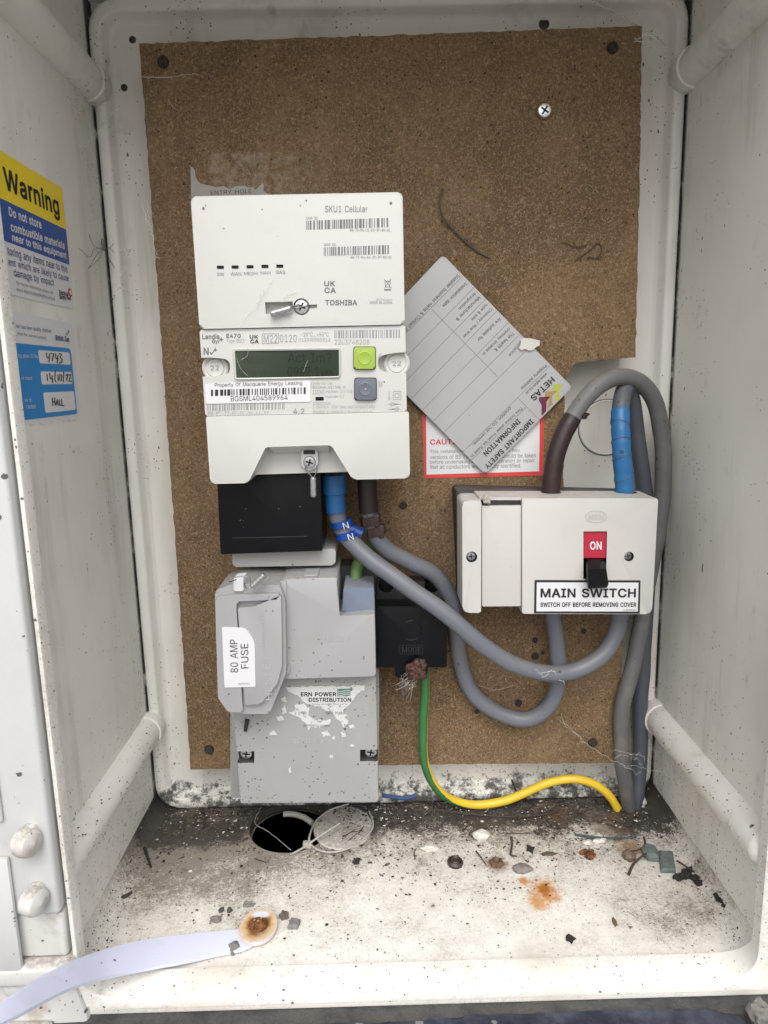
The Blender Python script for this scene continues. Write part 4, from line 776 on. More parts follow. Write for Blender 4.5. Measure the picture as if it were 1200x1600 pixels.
mb = MB(); k = L(-.045); mb.slab(rnd(k.poly([(120, 740), (812, 740), (818, 245), (815, 130), (120, 130)]), .002), -.045, YB - .0004, FUSEL, .001); mb.build('back_plate', fu)
YU = -.087; k = K(YU)
mb = MB(); mb.slab(rnd(k.poly([(200, 955), (400, 962), (803, 953), (797, 655), (628, 672), (622, 486), (372, 494), (330, 520), (200, 520)]), [0, .001, .003, .001, .001, .002, .004, .003, 0], 3), YU, YB - .0005, FUSEG, .0012, 3)
mb.slab(rnd(k.poly([(395, 940), (403, 905), (385, 870), (383, 500), (372, 496), (355, 520), (350, 900)]), .001), YU - .0012, YU + .001, FUSEG, .0008)
mb.slab(k.poly([(462, 492), (528, 488), (528, 480), (462, 482)]), YU + .003, YU + .02, FUSEG, .0006)
k.tx(mb, 'SERIES 6', 530, 760, 685, 786, PALEG, .0, .0003)
upc = mb.build('upper_cover', fu)
mb = MB(); k = K(-.079); mb.slab(rnd(k.poly([(645, 655), (795, 646), (794, 536), (650, 530)]), .002), -.079, -.05, NEUT, .0014, 3); mb.slab(rnd(k.poly([(640, 665), (690, 660), (690, 640), (640, 640)]), .0004), -.0775, -.05, NEUT, .0003)
mb.slab(k.poly([(632, 668), (800, 655), (800, 480), (628, 486)]), -.0505, YB - .0005, DARKBASE); mb.build('neutral_block', fu)
YF = -.0985; k = K(YF)
co = k.poly([(40, 560), (70, 545), (130, 525), (345, 530), (352, 548), (372, 600), (378, 900), (376, 950), (300, 1085 + 50), (285, 1140), (120, 1140), (75, 1060), (62, 880)])
mb = MB(); mb.slab(rnd(co, .002, 3), YF + .004, -.055, FUSEG, .004, 1)
mb.slab(rnd(k.poly([(62, 1052), (110, 1120), (178, 1118), (148, 632), (150, 600), (345, 590), (348, 560), (75, 572), (48, 590)]), .0012), YF, YF + .01, FUSEG, .0012, 3)
mb.slab(rnd(k.poly([(188, 1086), (262, 1080), (340, 985), (362, 900), (358, 570), (230, 624), (154, 630)]), .0012), YF, YF + .01, FUSEG, .0014, 3)
mb.slab(rnd(k.poly([(132, 556), (178, 556), (178, 492), (132, 496)]), .0008), YF + .0022, YF + .014, WHITE, .0008)
k.tq(mb, 'HENLEY', (285, 1060), (318, 1060), (304, 850), PALEG, .0, .0003); k.tq(mb, 'MADE IN UK', (268, 820), (285, 820), (278, 640), PALEG, .0, .0003)
carr = mb.build('fuse_carrier', fu)
mb = MB(); kk = K(YF - .0006); mb.slab(rnd(kk.poly([(92, 1003), (238, 1000), (234, 790), (192, 724), (80, 720)]), [.001, .001, .003, .003, .001]), YF - .0006, YF + .0002, WHITE)
kk.tq(mb, '80 AMP', (121, 932), (157, 932), (153, 778), INK, .004); kk.tq(mb, 'FUSE', (170, 914), (206, 912), (204, 796), INK, .004); kk.tq(mb, 'D00608', (210, 990), (210, 979), (157, 980), INKG)
o = mb.build('rating_label', carr); o['label'] = 'white sticker reading 80 AMP FUSE, written sideways'
q = Vector((0, -.004, 0)); q0 = Vector((0, .004, 0))
seal(fu, k(225, 522) + q, k(284, 466) + q, .0022, [[k(150, 500) + q0, k(122, 500) + q, k(135, 482) + q, k(180, 474) + q, k(212, 480) + q, k(222, 505) + q], [k(226, 524) + q, k(200, 528) + q, k(178, 520) + q0, k(150, 510) + q0]])
YW = -.076; k = L(YW)
mb = MB(); mb.slab(rnd(k.poly([(135, 350), (165, 769), (816, 763), (803, 170), (380, 170), (250, 200)]), [.001, .002, .003, .002, .001, .001], 3), YW, YB - .0005, FUSEL, .0010, 3)
cc = []
for pts in ([(140, 522), (232, 522), (232, 576), (140, 576)], [(728, 514), (830, 514), (830, 568), (728, 568)]):
    c = MB(); c.slab(k.poly(pts), YW - .01, YW + .007, DARKBASE); cc.append(c)
lc = mb.build('lower_cover', fu, cutters=cc)
for X, Y in ((190, 546), (778, 539)): screw(lc, k(X, Y) + Vector((0, .0066, 0)), .0044, STEEL, h=.003, ang=.6)
mb = MB(); mb.slab(rnd(k.poly([(185, 420), (200, 420), (210, 370), (190, 370)]), .0004), YW - .003, YW + .001, DARKMET); mb.build('seal_stub', lc)
kk = L(YW - .0004); PAPL = Mat('label_remains'); PAPL = PAPL.out(PAPL.mix(PAPL.noise(150, 5), (.53, .53, .51), (.64, .64, .62)), .7, alpha=PAPL.sstep(PAPL.noise(210, 6, .75), .385, .425))
mb = MB()
def torn(pts, seed, m=PAPL):
    rg = random.Random(seed); o = []
    for i in range(len(pts)):
        a, b = Vector(pts[i]), Vector(pts[(i + 1) % len(pts)]); n = max(1, int((b - a).length / 4))
        for j in range(n):
            q = a.lerp(b, j / n); z = Vector((q.x * .045, q.y * .045, seed)); o.append(q + Vector((mnoise.noise(z) + .6 * mnoise.noise(z * 3), mnoise.noise(z + Vector((7, 0, 0))) + .6 * mnoise.noise(z * 3 + Vector((0, 7, 0))))) * min(7, (a - b).length * .3))
    mb.slab(kk.poly(o), YW - .0004, YW + .0003, m)
torn([(385, 222), (750, 212), (757, 228), (738, 238), (715, 250), (700, 275), (680, 300), (650, 330), (668, 352), (655, 365), (672, 380), (668, 400), (650, 410), (635, 385), (600, 345), (560, 328), (540, 312), (470, 300), (440, 262), (392, 240)], 1)
torn([(425, 305), (465, 300), (490, 325), (482, 350), (500, 372), (560, 378), (592, 368), (580, 395), (540, 405), (545, 420), (500, 405), (482, 428), (470, 390), (440, 360), (392, 342), (418, 330)], 2)
T = kk.tx
T(mb, 'ERN POWER', 450, 244, 616, 264, INK, .04); T(mb, 'DISTRIBUTION', 488, 270, 686, 290, INK, .04); T(mb, 'Serving the South West and W', 500, 296, 668, 306, INKG); T(mb, 'y prec', 420, 336, 478, 352, INKG); T(mb, 'this insta', 566, 332, 655, 348, INKG); T(mb, 'earthing conn', 462, 393, 585, 409, INKG); T(mb, 'to', 652, 393, 672, 405, INKG)
kk.quad(mb, [(620, 229), (683, 227), (683, 262), (620, 264)], LGREEN, .00014)
for i in range(3):
    for j in range(6):
        f = lambda x: 238 + i * 9 + 3.2 * math.sin((x - 620) / 63 * 6.28)
        a, b = 620 + j * 10.5, 620 + (j + 1) * 10.5; kk.line(mb, (a, f(a)), (b, f(b)), 2.2, WHITE, .0002)
o = mb.build('torn_supplier_label', lc)
for i, (X, Y, r, s_) in enumerate(((355, 368, 18, .6), (372, 280, 14, 1.0), (372, 330, 12, 1.6), (320, 438, 20, .5), (568, 440, 22, .6), (650, 440, 12, 1.4), (690, 405, 16, .5), (605, 460, 8, 1), (688, 496, 14, .4), (594, 547, 9, .8), (400, 610, 6, 2.5))):
    mb = MB(); torn([(X + r * math.cos(t) * (1.2 if j % 2 else .75), Y + r * s_ * math.sin(t) * (1.2 if j % 2 else .7)) for j, t in enumerate([v * .7 for v in range(9)])], 10 + i); mb.build('label_scrap', lc)
o['label'] = 'torn white paper label with green wave logo, mostly scraped off'
mb = MB(); k.tx(mb, 'SERIES 6', 412, 460, 555, 482, PALEG, 0, .0003); mb.build('raised_lettering', lc)
# ================================================================ EARTH BLOCK
YE = -.064; k = K(YE)
eb = thing('earth_terminal_block', k(968, 770) + Vector((0, .03, 0)), 'square black earth terminal block beside the grey fuse, under the meter cables', 'terminal block')
mb = MB(); mb.slab(rnd(k.poly([(803, 908), (1135, 908), (1133, 618), (803, 622)]), .0012), YE, YE + .016, BLACK, .0008, 2)
q = k(968, 735); mb.tube([(q.x + .0070 * math.cos(t * .1745), YE - .0002, q.z + .0070 * math.sin(t * .1745)) for t in range(37)], .0003, BLACK, 6)
k.outline(mb, [(914, 804), (1021, 803), (1021, 844), (914, 846)], 2, DARKBASE); k.tx(mb, 'MODE', 925, 810, 1012, 838, DARKBASE); mb.build('lid', eb)
kb = K(-.046); mb = MB(); mb.slab(rnd(kb.poly([(803, 880), (1125, 880), (1125, 560), (1110, 505), (806, 508)]), .0015), -.0475, YB - .0004, DARKBASE, .0008)
cc = []
for X in (850, 930, 1065):
    c = MB(); c.slab(circ(*kb.xz(X, 520), .0055, 18), -.055, -.036, BLACK); cc.append(c)
mb.build('base', eb, cutters=cc)
k = K(YE + .002); mb = MB(); mb.slab(rnd(k.poly([(893, 950), (940, 962), (1040, 960), (1046, 900), (893, 900)]), .001), YE + .002, YE + .010, BLACK, .0006); mb.build('clamp_tab', eb)
mb = MB(); q = k(990, 912); mb.blob(q + Vector((0, -.004, 0)), (.0068, .006, .0072), RUSTY, 4, .45, 3)
mb.blob(q + Vector((-.003, -.006, .002)), (.0035, .003, .003), RUSTY, 6, .5, 3); mb.blob(q + Vector((.003, -.006, -.002)), (.003, .003, .0035), RUSTY, 8, .5, 3)
mb.build('corroded_clamp', eb)
mb = MB(); q = k(932, 1000) + Vector((0, -.004, 0)); 
for i in range(26):
    a = q + Vector((random.gauss(0, .003), random.gauss(0, .002), random.gauss(0, .005))); b = k(965, 940) + Vector((random.gauss(0, .003), -.006, random.gauss(0, .003)))
    mb.tube(crom([b, a.lerp(b, .5) + Vector((random.gauss(0, .002), 0, 0)), a], 4), .00014, WEBT, 5)
mb.blob(q, (.0034, .0026, .0058), plain('cocoon_brown', (.085, .055, .045), .85, var=.5, scale=600, bump=.5), 9, .5, 3)
tag(mb.build('insect_cocoon'), 'dusty brown web cocoon hanging off the corroded clamp below the black block', 'cocoon')

# ================================================================ MAIN SWITCH
YS = -.086; k = F(700, 560, 3.158, YS)
sw = thing('main_switch', k(550, 950) + Vector((0, .05, 0)), 'white main switch unit with red ON window and black toggle', 'switch')
kb = F(700, 560, 3.158, -.055); mb = MB(); mb.slab(rnd(kb.poly([(62, 1215), (1012, 1218), (1018, 672), (38, 648)]), .003), -.055, -.0295, DARKBASE, .0012); mb.build('base', sw)
mb = MB(); pr = [(368, 1258), (1000, 1262), (1037, 700), (365, 688)]
mb.slab(rnd(k.poly([(366, 1260), (1006, 1262), (1037, 700), (1030, 690), (366, 690)]), [.001, .004, .003, .002, .001], 4), YS, -.0555, SWITCHW, .0014, 3)
c1 = MB(); c1.slab(k.poly([(668, 1088), (780, 1086), (785, 853), (668, 854)]), YS - .01, YS + .006, BLACK)
c2 = MB(); c2.slab(circ(*k.xz(893, 978), .0032, 18), YS - .01, YS + .004, DARKBASE)
cs = []
kt = F(700, 560, 3.158, -.062)
for X in (508, 880): c = MB(); q = kt(X, 660); c.slab(circ(q.x, -.0615, .0068, 20), q.z + .01, q.z - .004, BLACK, ax='z'); cs.append(c)
cov = mb.build('switch_cover', sw, cutters=[c1, c2] + cs)
mb = MB(); mb.slab(rnd(k.poly([(72, 1255), (163, 1256), (165, 702), (70, 702)]), [.004, .001, .001, .004], 4), YS, -.0555, SWITCHW, .0014, 3)
mb.slab(k.poly([(160, 705), (369, 705), (369, 690), (160, 690)]), YS + .004, -.0555, SWITCHW)
c3 = MB(); c3.slab(circ(*k.xz(117, 980), .0036, 18), YS - .01, YS + .004, DARKBASE); mb.build('side_cover', sw, cutters=[c3])
mb = MB(); mb.slab(rnd(k.poly([(170, 1228), (362, 1227), (364, 728), (170, 730)]), .0006), YS + .0018, -.0555, SWITCHW, .0008, 2)
mb.slab(k.poly([(200, 728), (362, 727), (360, 708), (200, 712)]), YS + .0038, YS + .02, DARKBASE); mb.build('blank_module', sw)
for X, Y, r in ((117, 980, .0031), (893, 978, .0028)): screw(sw, k(X, Y) + Vector((0, .0042, 0)), r, DULL, h=.002, ang=.9)
mb = MB(); kr = F(700, 560, 3.158, YS + .0012); mb.slab(kr.poly([(669, 985), (779, 984), (783, 855), (669, 856)]), YS + .0012, YS + .006, SWRED); kr.tx(mb, 'ON', 700, 903, 758, 944, WHITE, .02); mb.build('position_flag', sw)
mb = MB(); A = [k(682, 992), k(778, 990), k(780, 1080), k(684, 1082)]; kq = F(700, 560, 3.158, YS - .011); B = [kq(680, 1000), kq(752, 994), kq(768, 1100), kq(692, 1106)]
kz = F(700, 560, 3.158, YS - .010); C = [kz(690, 1040), kz(765, 1036), kz(788, 1118), kz(694, 1122)]
kz2 = F(700, 560, 3.158, YS - .0075); D = [kz2(692, 1137), kz2(784, 1132)]
fr = [A[0] + Vector((0, .005, 0)), A[1] + Vector((0, .005, 0)), A[2] + Vector((0, .005, 0)), A[3] + Vector((0, .005, 0))]
tp0, tp1 = k(684, 992) + Vector((0, -.0015, 0)), k(752, 990) + Vector((0, -.0015, 0))
mid0, mid1 = kz(690, 1042), kz(748, 1038); bt0, bt1 = kz(692, 1124), kz(774, 1118); lo0, lo1 = D
r0, r1, r2 = k(776, 992) + Vector((0, .002, 0)), kz2(782, 1040), kz2(792, 1114)
for f in ([tp0, tp1, mid1, mid0], [mid0, mid1, bt1, bt0], [bt0, bt1, lo1, lo0], [tp1, r0, r1, mid1], [mid1, r1, r2, bt1], [bt1, r2, lo1], [fr[0], tp0, mid0, fr[3]], [fr[3], mid0, bt0, lo0], [fr[0], fr[1], r0, tp1, tp0], [fr[3], lo0, lo1, fr[2]], [fr[2], lo1, r2], [fr[1], fr[2], r2, r1, r0]): mb.face(f, BLACK)
mb.build('toggle', sw, sharp=20)
kl = F(700, 560, 3.158, YS - .0004); mb = MB(); mb.slab(kl.poly([(425, 1257), (946, 1259), (950, 1096), (428, 1094)]), YS - .0004, YS + .0003, INK); kl.quad(mb, [(436, 1248), (936, 1249), (940, 1106), (438, 1105)], WHITE, .0001)
kl.tx(mb, 'MAIN SWITCH', 456, 1134, 926, 1180, INK, .035, .0003); kl.tx(mb, 'SWITCH OFF BEFORE REMOVING COVER', 456, 1203, 928, 1226, INK, .02, .0003); kl.tx(mb, 'LB3096', 868, 1237, 928, 1245, INK, 0, .0003); o = mb.build('switch_label', cov); o['label'] = 'white sticker with black border reading MAIN SWITCH'
mb = MB(); pts = [(730 + 52 * math.cos(t * math.pi / 18), 780 + 29 * math.sin(t * math.pi / 18)) for t in range(36)]
EMB = dirty('switch_emboss', (.50, .495, .475), .4, amt=.1, dots=0)
k.outline(mb, pts, 4, EMB, .0003); k.tx(mb, 'MEM', 694, 766, 770, 794, EMB, .02, .0003); mb.build('maker_emblem', cov)
mb = MB(); q = F(700, 560, 3.158, YS + .004)(186, 702); mb.blob(q + Vector((0, -.002, .001)), (.0025, .003, .0028), PAPERG, 8, .4, 3)
tag(mb.build('spider_nest'), 'small fawn spider nest on top edge of the white switch unit', 'nest')

# ================================================================ CABLES
def cable(name, pts, r, m, label, seg=16, matfn=None):
    root = None; path = crom([P(*p) for p in pts], 10)
    path = [q + Vector((mnoise.noise(q * 38), mnoise.noise(q * 38 + Vector((5, 0, 0))), mnoise.noise(q * 38 + Vector((0, 9, 0))))) * r * .16 for q in path]
    mb = MB(); mb.tube(path, lambda t: r * (1 + .035 * mnoise.noise(Vector((t * 16, len(pts), 0)))), m, seg, matfn=matfn)
    o = mb.build(name); tag(o, label, 'cable'); return o, path
def sleeve(parent, path, a, b, r, m, name, ridges=0):
    i0, i1 = int(a * (len(path) - 1)), int(b * (len(path) - 1)); mb = MB(); seg = path[i0:i1 + 1]
    mb.tube(seg, (lambda t: r * (1 + .03 * (1 if int(t * ridges) % 2 else 0))) if ridges else r, m, 18); return mb.build(name, parent)
RC = .0058
nt, np_ = cable('meter_tail', [(525, 792, -.066), (529, 815, -.065), (545, 842, -.066), (590, 884, -.072), (640, 919, -.077), (700, 962, -.079), (750, 1005, -.076), (800, 1036, -.071), (850, 1051, -.066), (900, 1047, -.062), (942, 1023, -.059), (963, 985, -.057), (968, 940, -.057)], RC, CABLE, 'thick grey cable with blue N markers, looping from meter to switch underside')
mb = MB()
for X, Y, X2, Y2 in ((646, 240, 652, 212), (668, 292, 676, 258)):
    a, b = F(320, 740, 3, -.0655)(X, Y + 8), F(320, 740, 3, -.0655)(X - 8, Y - 22); mb.tube([a, b], .0073, MARKBLUE, 18)
    d = (a - b).normalized(); q = (a + b) / 2 + Vector((0, -.0076, 0)); ex = Vector((d.z, 0, -d.x)) * -.0025
    q += Vector((.003, .0003, 0)); ez = -d * .0042; ex = Vector((-d.z, 0, d.x)) * .0036
    mb.text('N', q - ex / 2 - ez / 2, ex, ez, WHITE, .01, .0004)
q = F(320, 740, 3, -.0655)(715, 275); mb.tube([q + Vector((-.006, 0, .003)), q + Vector((.003, 0, -.001))], .0036, MARKBLUE, 10); mb.build('cable_marker', nt)
lt, lp = cable('meter_tail', [(576, 795, -.058), (580, 815, -.057), (588, 840, -.056), (606, 862, -.054), (640, 878, -.050), (680, 899, -.046), (704, 935, -.043), (714, 985, -.041), (720, 1036, -.0385), (738, 1080, -.0385), (775, 1112, -.0395), (822, 1124, -.042), (858, 1102, -.045), (873, 1060, -.047), (871, 1010, -.049), (863, 960, -.05), (862, 935, -.05)], RC, CABLE, 'thick grey cable with brown marker clip, hanging in the lower loop')
mb = MB(); kk = F(320, 740, 3, -.0575)
for X, Y in ((782, 215), (805, 265)):
    a, b = kk(X, Y + 20), kk(X - 10, Y - 18); mb.tube([a, b], .0072, MARKBROWN, 8)
    for dx in (-28, 22): q = kk(X + dx, Y) + Vector((0, -.0035, 0)); mb.box(q - Vector((.0018, .002, .0045)), q + Vector((.0018, .002, .0045)), MARKBROWN, .0006)
mb.build('cable_marker', lt)
ct, cp = cable('supply_cable', [(858, 790, -.0615), (861, 752, -.0615), (868, 715, -.061), (882, 676, -.059), (902, 643, -.057), (918, 620, -.055), (942, 598, -.051), (970, 588, -.047), (1002, 597, -.041), (1024, 630, -.035), (1035, 690, -.030), (1036, 760, -.028), (1028, 830, -.028), (1014, 900, -.029), (1004, 960, -.031), (994, 1020, -.034), (980, 1072, -.037), (972, 1120, -.037), (972, 1180, -.033), (977, 1230, -.027), (984, 1270, -.021)], RC, CABLE2, 'dusty grey cable arching highest above the switch, brown sleeve on its end')
i0 = sleeve(ct, cp, 0, .185, lambda t: RC + .0003 + .0004 * max(0, mnoise.noise(Vector((t * 14, 2, 0)))), BROWN, 'brown_sleeve')
mb = MB(); q = P(912, 649, -.0585); mb.blob(q, (.0032, .0042, .0021), BROWN, 3, .4, 3); mb.build('sleeve_tag', i0)
bt, bpth = cable('supply_cable', [(978, 790, -.0615), (976, 750, -.0615), (971, 700, -.060), (969, 655, -.056), (972, 622, -.049), (979, 607, -.042), (987, 622, -.034), (993, 660, -.027), (1001, 720, -.021), (1008, 780, -.018), (1012, 850, -.0155), (1010, 950, -.0145), (1004, 1040, -.0145), (1000, 1100, -.0145), (1000, 1180, -.0155), (996, 1235, -.019), (991, 1264, -.019)], RC, CABLE3, 'slate grey cable behind the arch with blue tape where it enters the switch')
mb = MB(); n = int(.215 * (len(bpth) - 1)); seg = bpth[0:n + 1]
mb.tube(seg, lambda t: RC + .0002 + .0004 * ((t * 9) % 1), BLUETAPE, 18)
for i in range(1, 6):
    j = int(i * n / 6.2) + 1; c = bpth[j]; t = (bpth[j + 1] - bpth[j - 1]).normalized(); u = t.orthogonal().normalized(); v = t.cross(u); tl = Vector((.35, -.1, .0))
    mb.tube([c + (u * math.cos(a * .3) + v * math.sin(a * .3)) * (RC + .0006) + t * .0022 * math.sin(a * .3 + i) for a in range(22)], .00026, CABLE3, 5)
_ = 0; mb.build('blue_tape', bt)
def gy(t, a):
    w = .10 + .08 * max(0, min(1, (t - .12) / .2)) if t < .36 else (.18 + .23 * min(1, (t - .36) / .22))
    d = abs((a - .72 + .5) % 1 - .5); return YELLOW if d <= w else GREEN
cable('earth_wire', [(663, 1030, -.048), (664, 1080, -.046), (661, 1130, -.044), (661, 1175, -.041), (670, 1212, -.036), (688, 1238, -.030), (712, 1252, -.024), (745, 1258, -.021), (785, 1252, -.020), (825, 1237, -.020), (862, 1221, -.021), (898, 1217, -.022), (930, 1226, -.023), (952, 1243, -.024), (965, 1264, -.024)], .0033, GREEN, 'green and yellow earth wire trailing across the cabinet floor to the right', 48, gy)
cable('earth_lead', [(592, 843, -.040), (580, 852, -.042), (567, 866, -.046), (559, 884, -.052), (556, 908, -.056)], .0042, plain('old_green', (.10, .19, .055), .6, var=.4, scale=200), 'short old green cable stub dropping into the blue grey block', 12)
cable('blue_wire', [(598, 1243, -.018), (615, 1245, -.014), (632, 1247, -.011), (650, 1243, -.010)], .0016, plain('dull_blue', (.05, .10, .24), .6), 'short dull blue wire lying behind the lower grey cover', 8)

# ================================================================ PLATE, CAUTION STICKER
YP = -.0345; k = F(620, 380, 4, YP)
np2 = thing('notice_plate', k(450, 800), 'tilted silver metal notice plate with upside down writing, tucked behind the meter', 'sign')
mb = MB(); mb.slab(rnd(k.poly([(288, 72), (1097, 900), (552, 1443), (-245, 640)]), .003, 5), YP, YP + .0012, PLATE, .0003, 1)
pl_ = mb.build('plate', np2)
mb = MB(); C = lambda st, a, b, h, bo=0., m=INK: k.tc(mb, st, a, b, h, m, bo)
C('IMPORTANT SAFETY', (846, 1108), (556, 1402), 34, .02); C('INFORMATION', (766, 1106), (548, 1322), 34, .02); C('This notice plate must be fixed in', (782, 1026), (464, 1334), 25); C('position. Do not remove.', (710, 1028), (477, 1260), 25)
C('HETAS', (978, 846), (845, 975), 40, .04); C('www.hetas.co.uk', (938, 815), (808, 942), 19); C('Property address', (932, 762), (778, 910), 24); C('Appliance', (790, 606), (702, 702), 24); C('The hearth &', (730, 560), (615, 672), 22); C('chimney located in', (705, 530), (538, 695), 24)
C('Are suitable for', (648, 470), (508, 608), 22); C('Chimney / flue liner', (590, 410), (415, 588), 24); C('type & size', (563, 382), (468, 480), 24); C('Manufacturer &', (518, 338), (375, 482), 22); C('designation', (492, 310), (388, 412), 24); C('Installation date', (435, 252), (290, 395), 22); C('Installer business name & Contact details', (388, 200), (10, 594), 24)
for a, b in (((415, 203), (0, 620)), ((487, 272), (0, 770)), ((557, 345), (0, 920)), ((628, 420), (88, 975)), ((700, 492), (158, 1045)), ((768, 570), (222, 1117)), ((838, 640), (285, 1192)), ((955, 768), (412, 1305)), ((808, 1025), (465, 1357)), ((215, 410), (632, 838)), ((755, 965), (895, 1108))): k.line(mb, a, b, 2.6, INKG)
for pts, m_ in (([(980, 882), (1042, 880), (1012, 915), (1018, 978), (985, 990), (998, 930), (968, 922)], LOLIVE), ([(928, 926), (1000, 926), (970, 955), (974, 1008), (940, 1036), (952, 968), (926, 960)], LTAN), ([(888, 962), (958, 958), (936, 990), (934, 1048), (905, 1080), (904, 1010), (888, 985)], LBURG)):
    mb.face([k(*p) + Vector((0, -.00012, 0)) for p in pts], m_)
mb.build('printing', pl_)
mb = MB(); kk = F(620, 380, 4, YP - .0008); rg = random.Random(5)
tp = [(762, 655), (775, 625), (772, 605), (800, 592), (840, 596), (893, 610), (890, 640), (870, 648), (850, 668), (825, 672), (800, 660), (780, 670)]
mb.slab(kk.poly(tp), YP - .0016, YP - .0002, PAPER); o = mb.build('torn_tape', np2); o['label'] = 'torn scrap of pale tape on the upper edge'
k = F(620, 380, 4, YB - .0004); mb = MB()
mb.slab(rnd(k.poly([(172, 1470), (916, 1452), (922, 1060), (158, 1060)]), .001), YB - .0004, YB + .0004, RED); k.quad(mb, [(186, 1446), (889, 1426), (894, 1075), (182, 1080)], WHITE, .0001)
T = lambda st, x, y0, y1, x1, m, b=0.: k.tq(mb, st, (x, y0), (x, y1), (x1, y1 - (x1 - x) * .018), m, b, .00025)
T('CAUTION', 208, 1226, 1260, 440, RED, .06); T('This installation has wiring colours to two', 207, 1292, 1318, 767, INKG); T('versions of BS 7671. Great care should be taken', 207, 1324, 1350, 868, INKG); T('before undertaking extension, alteration or repair', 207, 1356, 1386, 862, INKG); T('that all conductors are correctly identified.', 207, 1386, 1418, 776, INKG)
tag(mb.build('caution_sticker'), 'white caution sticker with red border, partly under the silver plate', 'sticker')

# ================================================================ STICKERS ON THE LEFT WALL
XS = -WX + .0004; k = F(0, 200, 3.2, XS, 'x')
def wall_slab(mb, y0, z0, y1, z1, m, off=0., r=.003):
    mb.slab(rnd(rect(y0, z0, y1, z1), r), XS + off, -WX - .0002, m, ax='x')
mb = MB(); za, zb_, zc_, zd = k(313, 300).z, k(328, 508).z, k(347, 685).z, k(366, 905).z; ye = k(335, 600).y + .001; yl = -.166
wall_slab(mb, yl, zd, ye, za, WHITE)
def strip(z0, z1, m): mb.face([(XS + .00015, yl, z0), (XS + .00015, ye, z0), (XS + .00015, ye, z1), (XS + .00015, yl, z1)], m)
strip(zb_, za - .0004, SIGNY); strip(zc_, zb_, SIGNB)
Q = lambda st, tl, bl, br, m, b=0.: k.tq(mb, st, tl, bl, br, m, b, .0003)
Q('Warning', (8, 186), (26, 338), (300, 470), INK, .03); Q('Do not store', (38, 392), (43, 440), (206, 506), WHITE, .015); Q('combustible materials', (48, 468), (52, 515), (322, 608), WHITE, .015); Q('near to this equipment', (55, 524), (60, 574), (332, 664), WHITE, .015)
Q('toring any items near to this', (33, 590), (37, 645), (337, 735), NAVY, .01); Q('ent which are likely to cause', (38, 648), (42, 696), (343, 776), NAVY, .01); Q('damage by impact', (64, 702), (70, 752), (270, 800), NAVY, .01)
Q('For further information please visit', (79, 764), (81, 786), (265, 836), INKG); Q('www.electricalsafetyfirst.org.uk', (79, 795), (80, 820), (274, 868), INKG, .01); Q('Electrical', (293, 808), (295, 832), (340, 842), INK, .02); Q('Safety First', (295, 832), (297, 860), (353, 868), INK, .02)
q = k(349, 823); mb.slab(circ(q.y, q.z, .0026, 18), XS + .0003, XS, LRED, ax='x'); mb.slab(circ(q.y + .0004, q.z, .0014, 14), XS + .0004, XS, WHITE, ax='x')
tag(mb.build('warning_sticker'), 'yellow and blue Warning sticker on the left cabinet wall', 'sticker')
k = F(0, 480, 7.5, XS, 'x'); mb = MB()
zt_, zbb = k(850, 190).z, k(940, 1300).z; ye2 = k(905, 800).y; rg = random.Random(11)
edge = [(yl, zbb + .001)] + [(yl + (ye2 - yl) * t / 30, zbb + rg.uniform(-.0012, .0014) + (.003 if t > 28 else 0)) for t in range(1, 30)] + [(ye2, zbb + .006), (ye2, zt_ - .002), (ye2 - .002, zt_), (yl, zt_ + .001)]
mb.slab(edge, XS, -WX - .0002, WHITE, ax='x')
zB0, zB1, yB = k(900, 1250).z, k(815, 482).z, k(862, 850).y
bl = rnd([(yl, zB0), (yB, zB0), (yB, zB1), (yl, zB1)], [0, .002, .004, 0]); mb.slab(bl, XS + .0002, XS - .0001, LBLUE, ax='x')
for pts in ([(455, 655), (820, 675), (810, 532), (445, 500)], [(483, 900), (843, 900), (833, 760), (472, 745)], [(525, 1224), (880, 1202), (862, 985), (502, 990)]):
    ps = [k(*p) for p in pts]; y0, y1 = (ps[0].y + ps[3].y) / 2, (ps[1].y + ps[2].y) / 2; z0, z1 = ps[1].z, ps[2].z
    mb.slab(rnd(rect(y0, z0, y1, z1), .0016), XS + .0003, XS, WHITE, ax='x')
Q = lambda st, tl, bl, br, m, b=0.: k.tq(mb, st, tl, bl, br, m, b, .0005)
Q('ter has been quality checked', (180, 195), (186, 255), (593, 312), NAVY); Q('med for correct polarity', (190, 285), (196, 332), (540, 388), NAVY); Q('British Gas', (640, 322), (645, 388), (804, 408), NAVY, .02)
Q('ng pliers ID No.', (205, 540), (210, 602), (440, 612), WHITE); Q('of check', (240, 806), (243, 850), (370, 852), WHITE); Q('ion of', (275, 1066), (281, 1110), (360, 1108), WHITE); Q('t tested', (290, 1142), (297, 1192), (408, 1184), WHITE)
def pen(strokes, m=INK, w=.0007):
    for st in strokes:
        mb.tube([k(*p) + Vector((.0005, 0, 0)) for p in st], w * .5, m, 5)
pen([[(535, 535), (540, 590), (572, 592)], [(570, 545), (565, 645)], [(585, 540), (618, 545), (602, 630)], [(640, 540), (645, 600), (672, 605)], [(668, 560), (660, 655)], [(682, 545), (710, 548), (695, 590), (718, 610), (710, 650), (682, 655)]])
pen([[(540, 782), (548, 862)], [(572, 770), (578, 835), (606, 838)], [(600, 800), (606, 888)], [(638, 742), (632, 850), (648, 880)], [(668, 790), (672, 865)], [(690, 790), (686, 850), (708, 862), (716, 800), (695, 790)], [(738, 755), (732, 878)], [(762, 800), (785, 785), (782, 820), (770, 840), (775, 870)], [(795, 800), (818, 785), (815, 820), (798, 865), (832, 868)]])
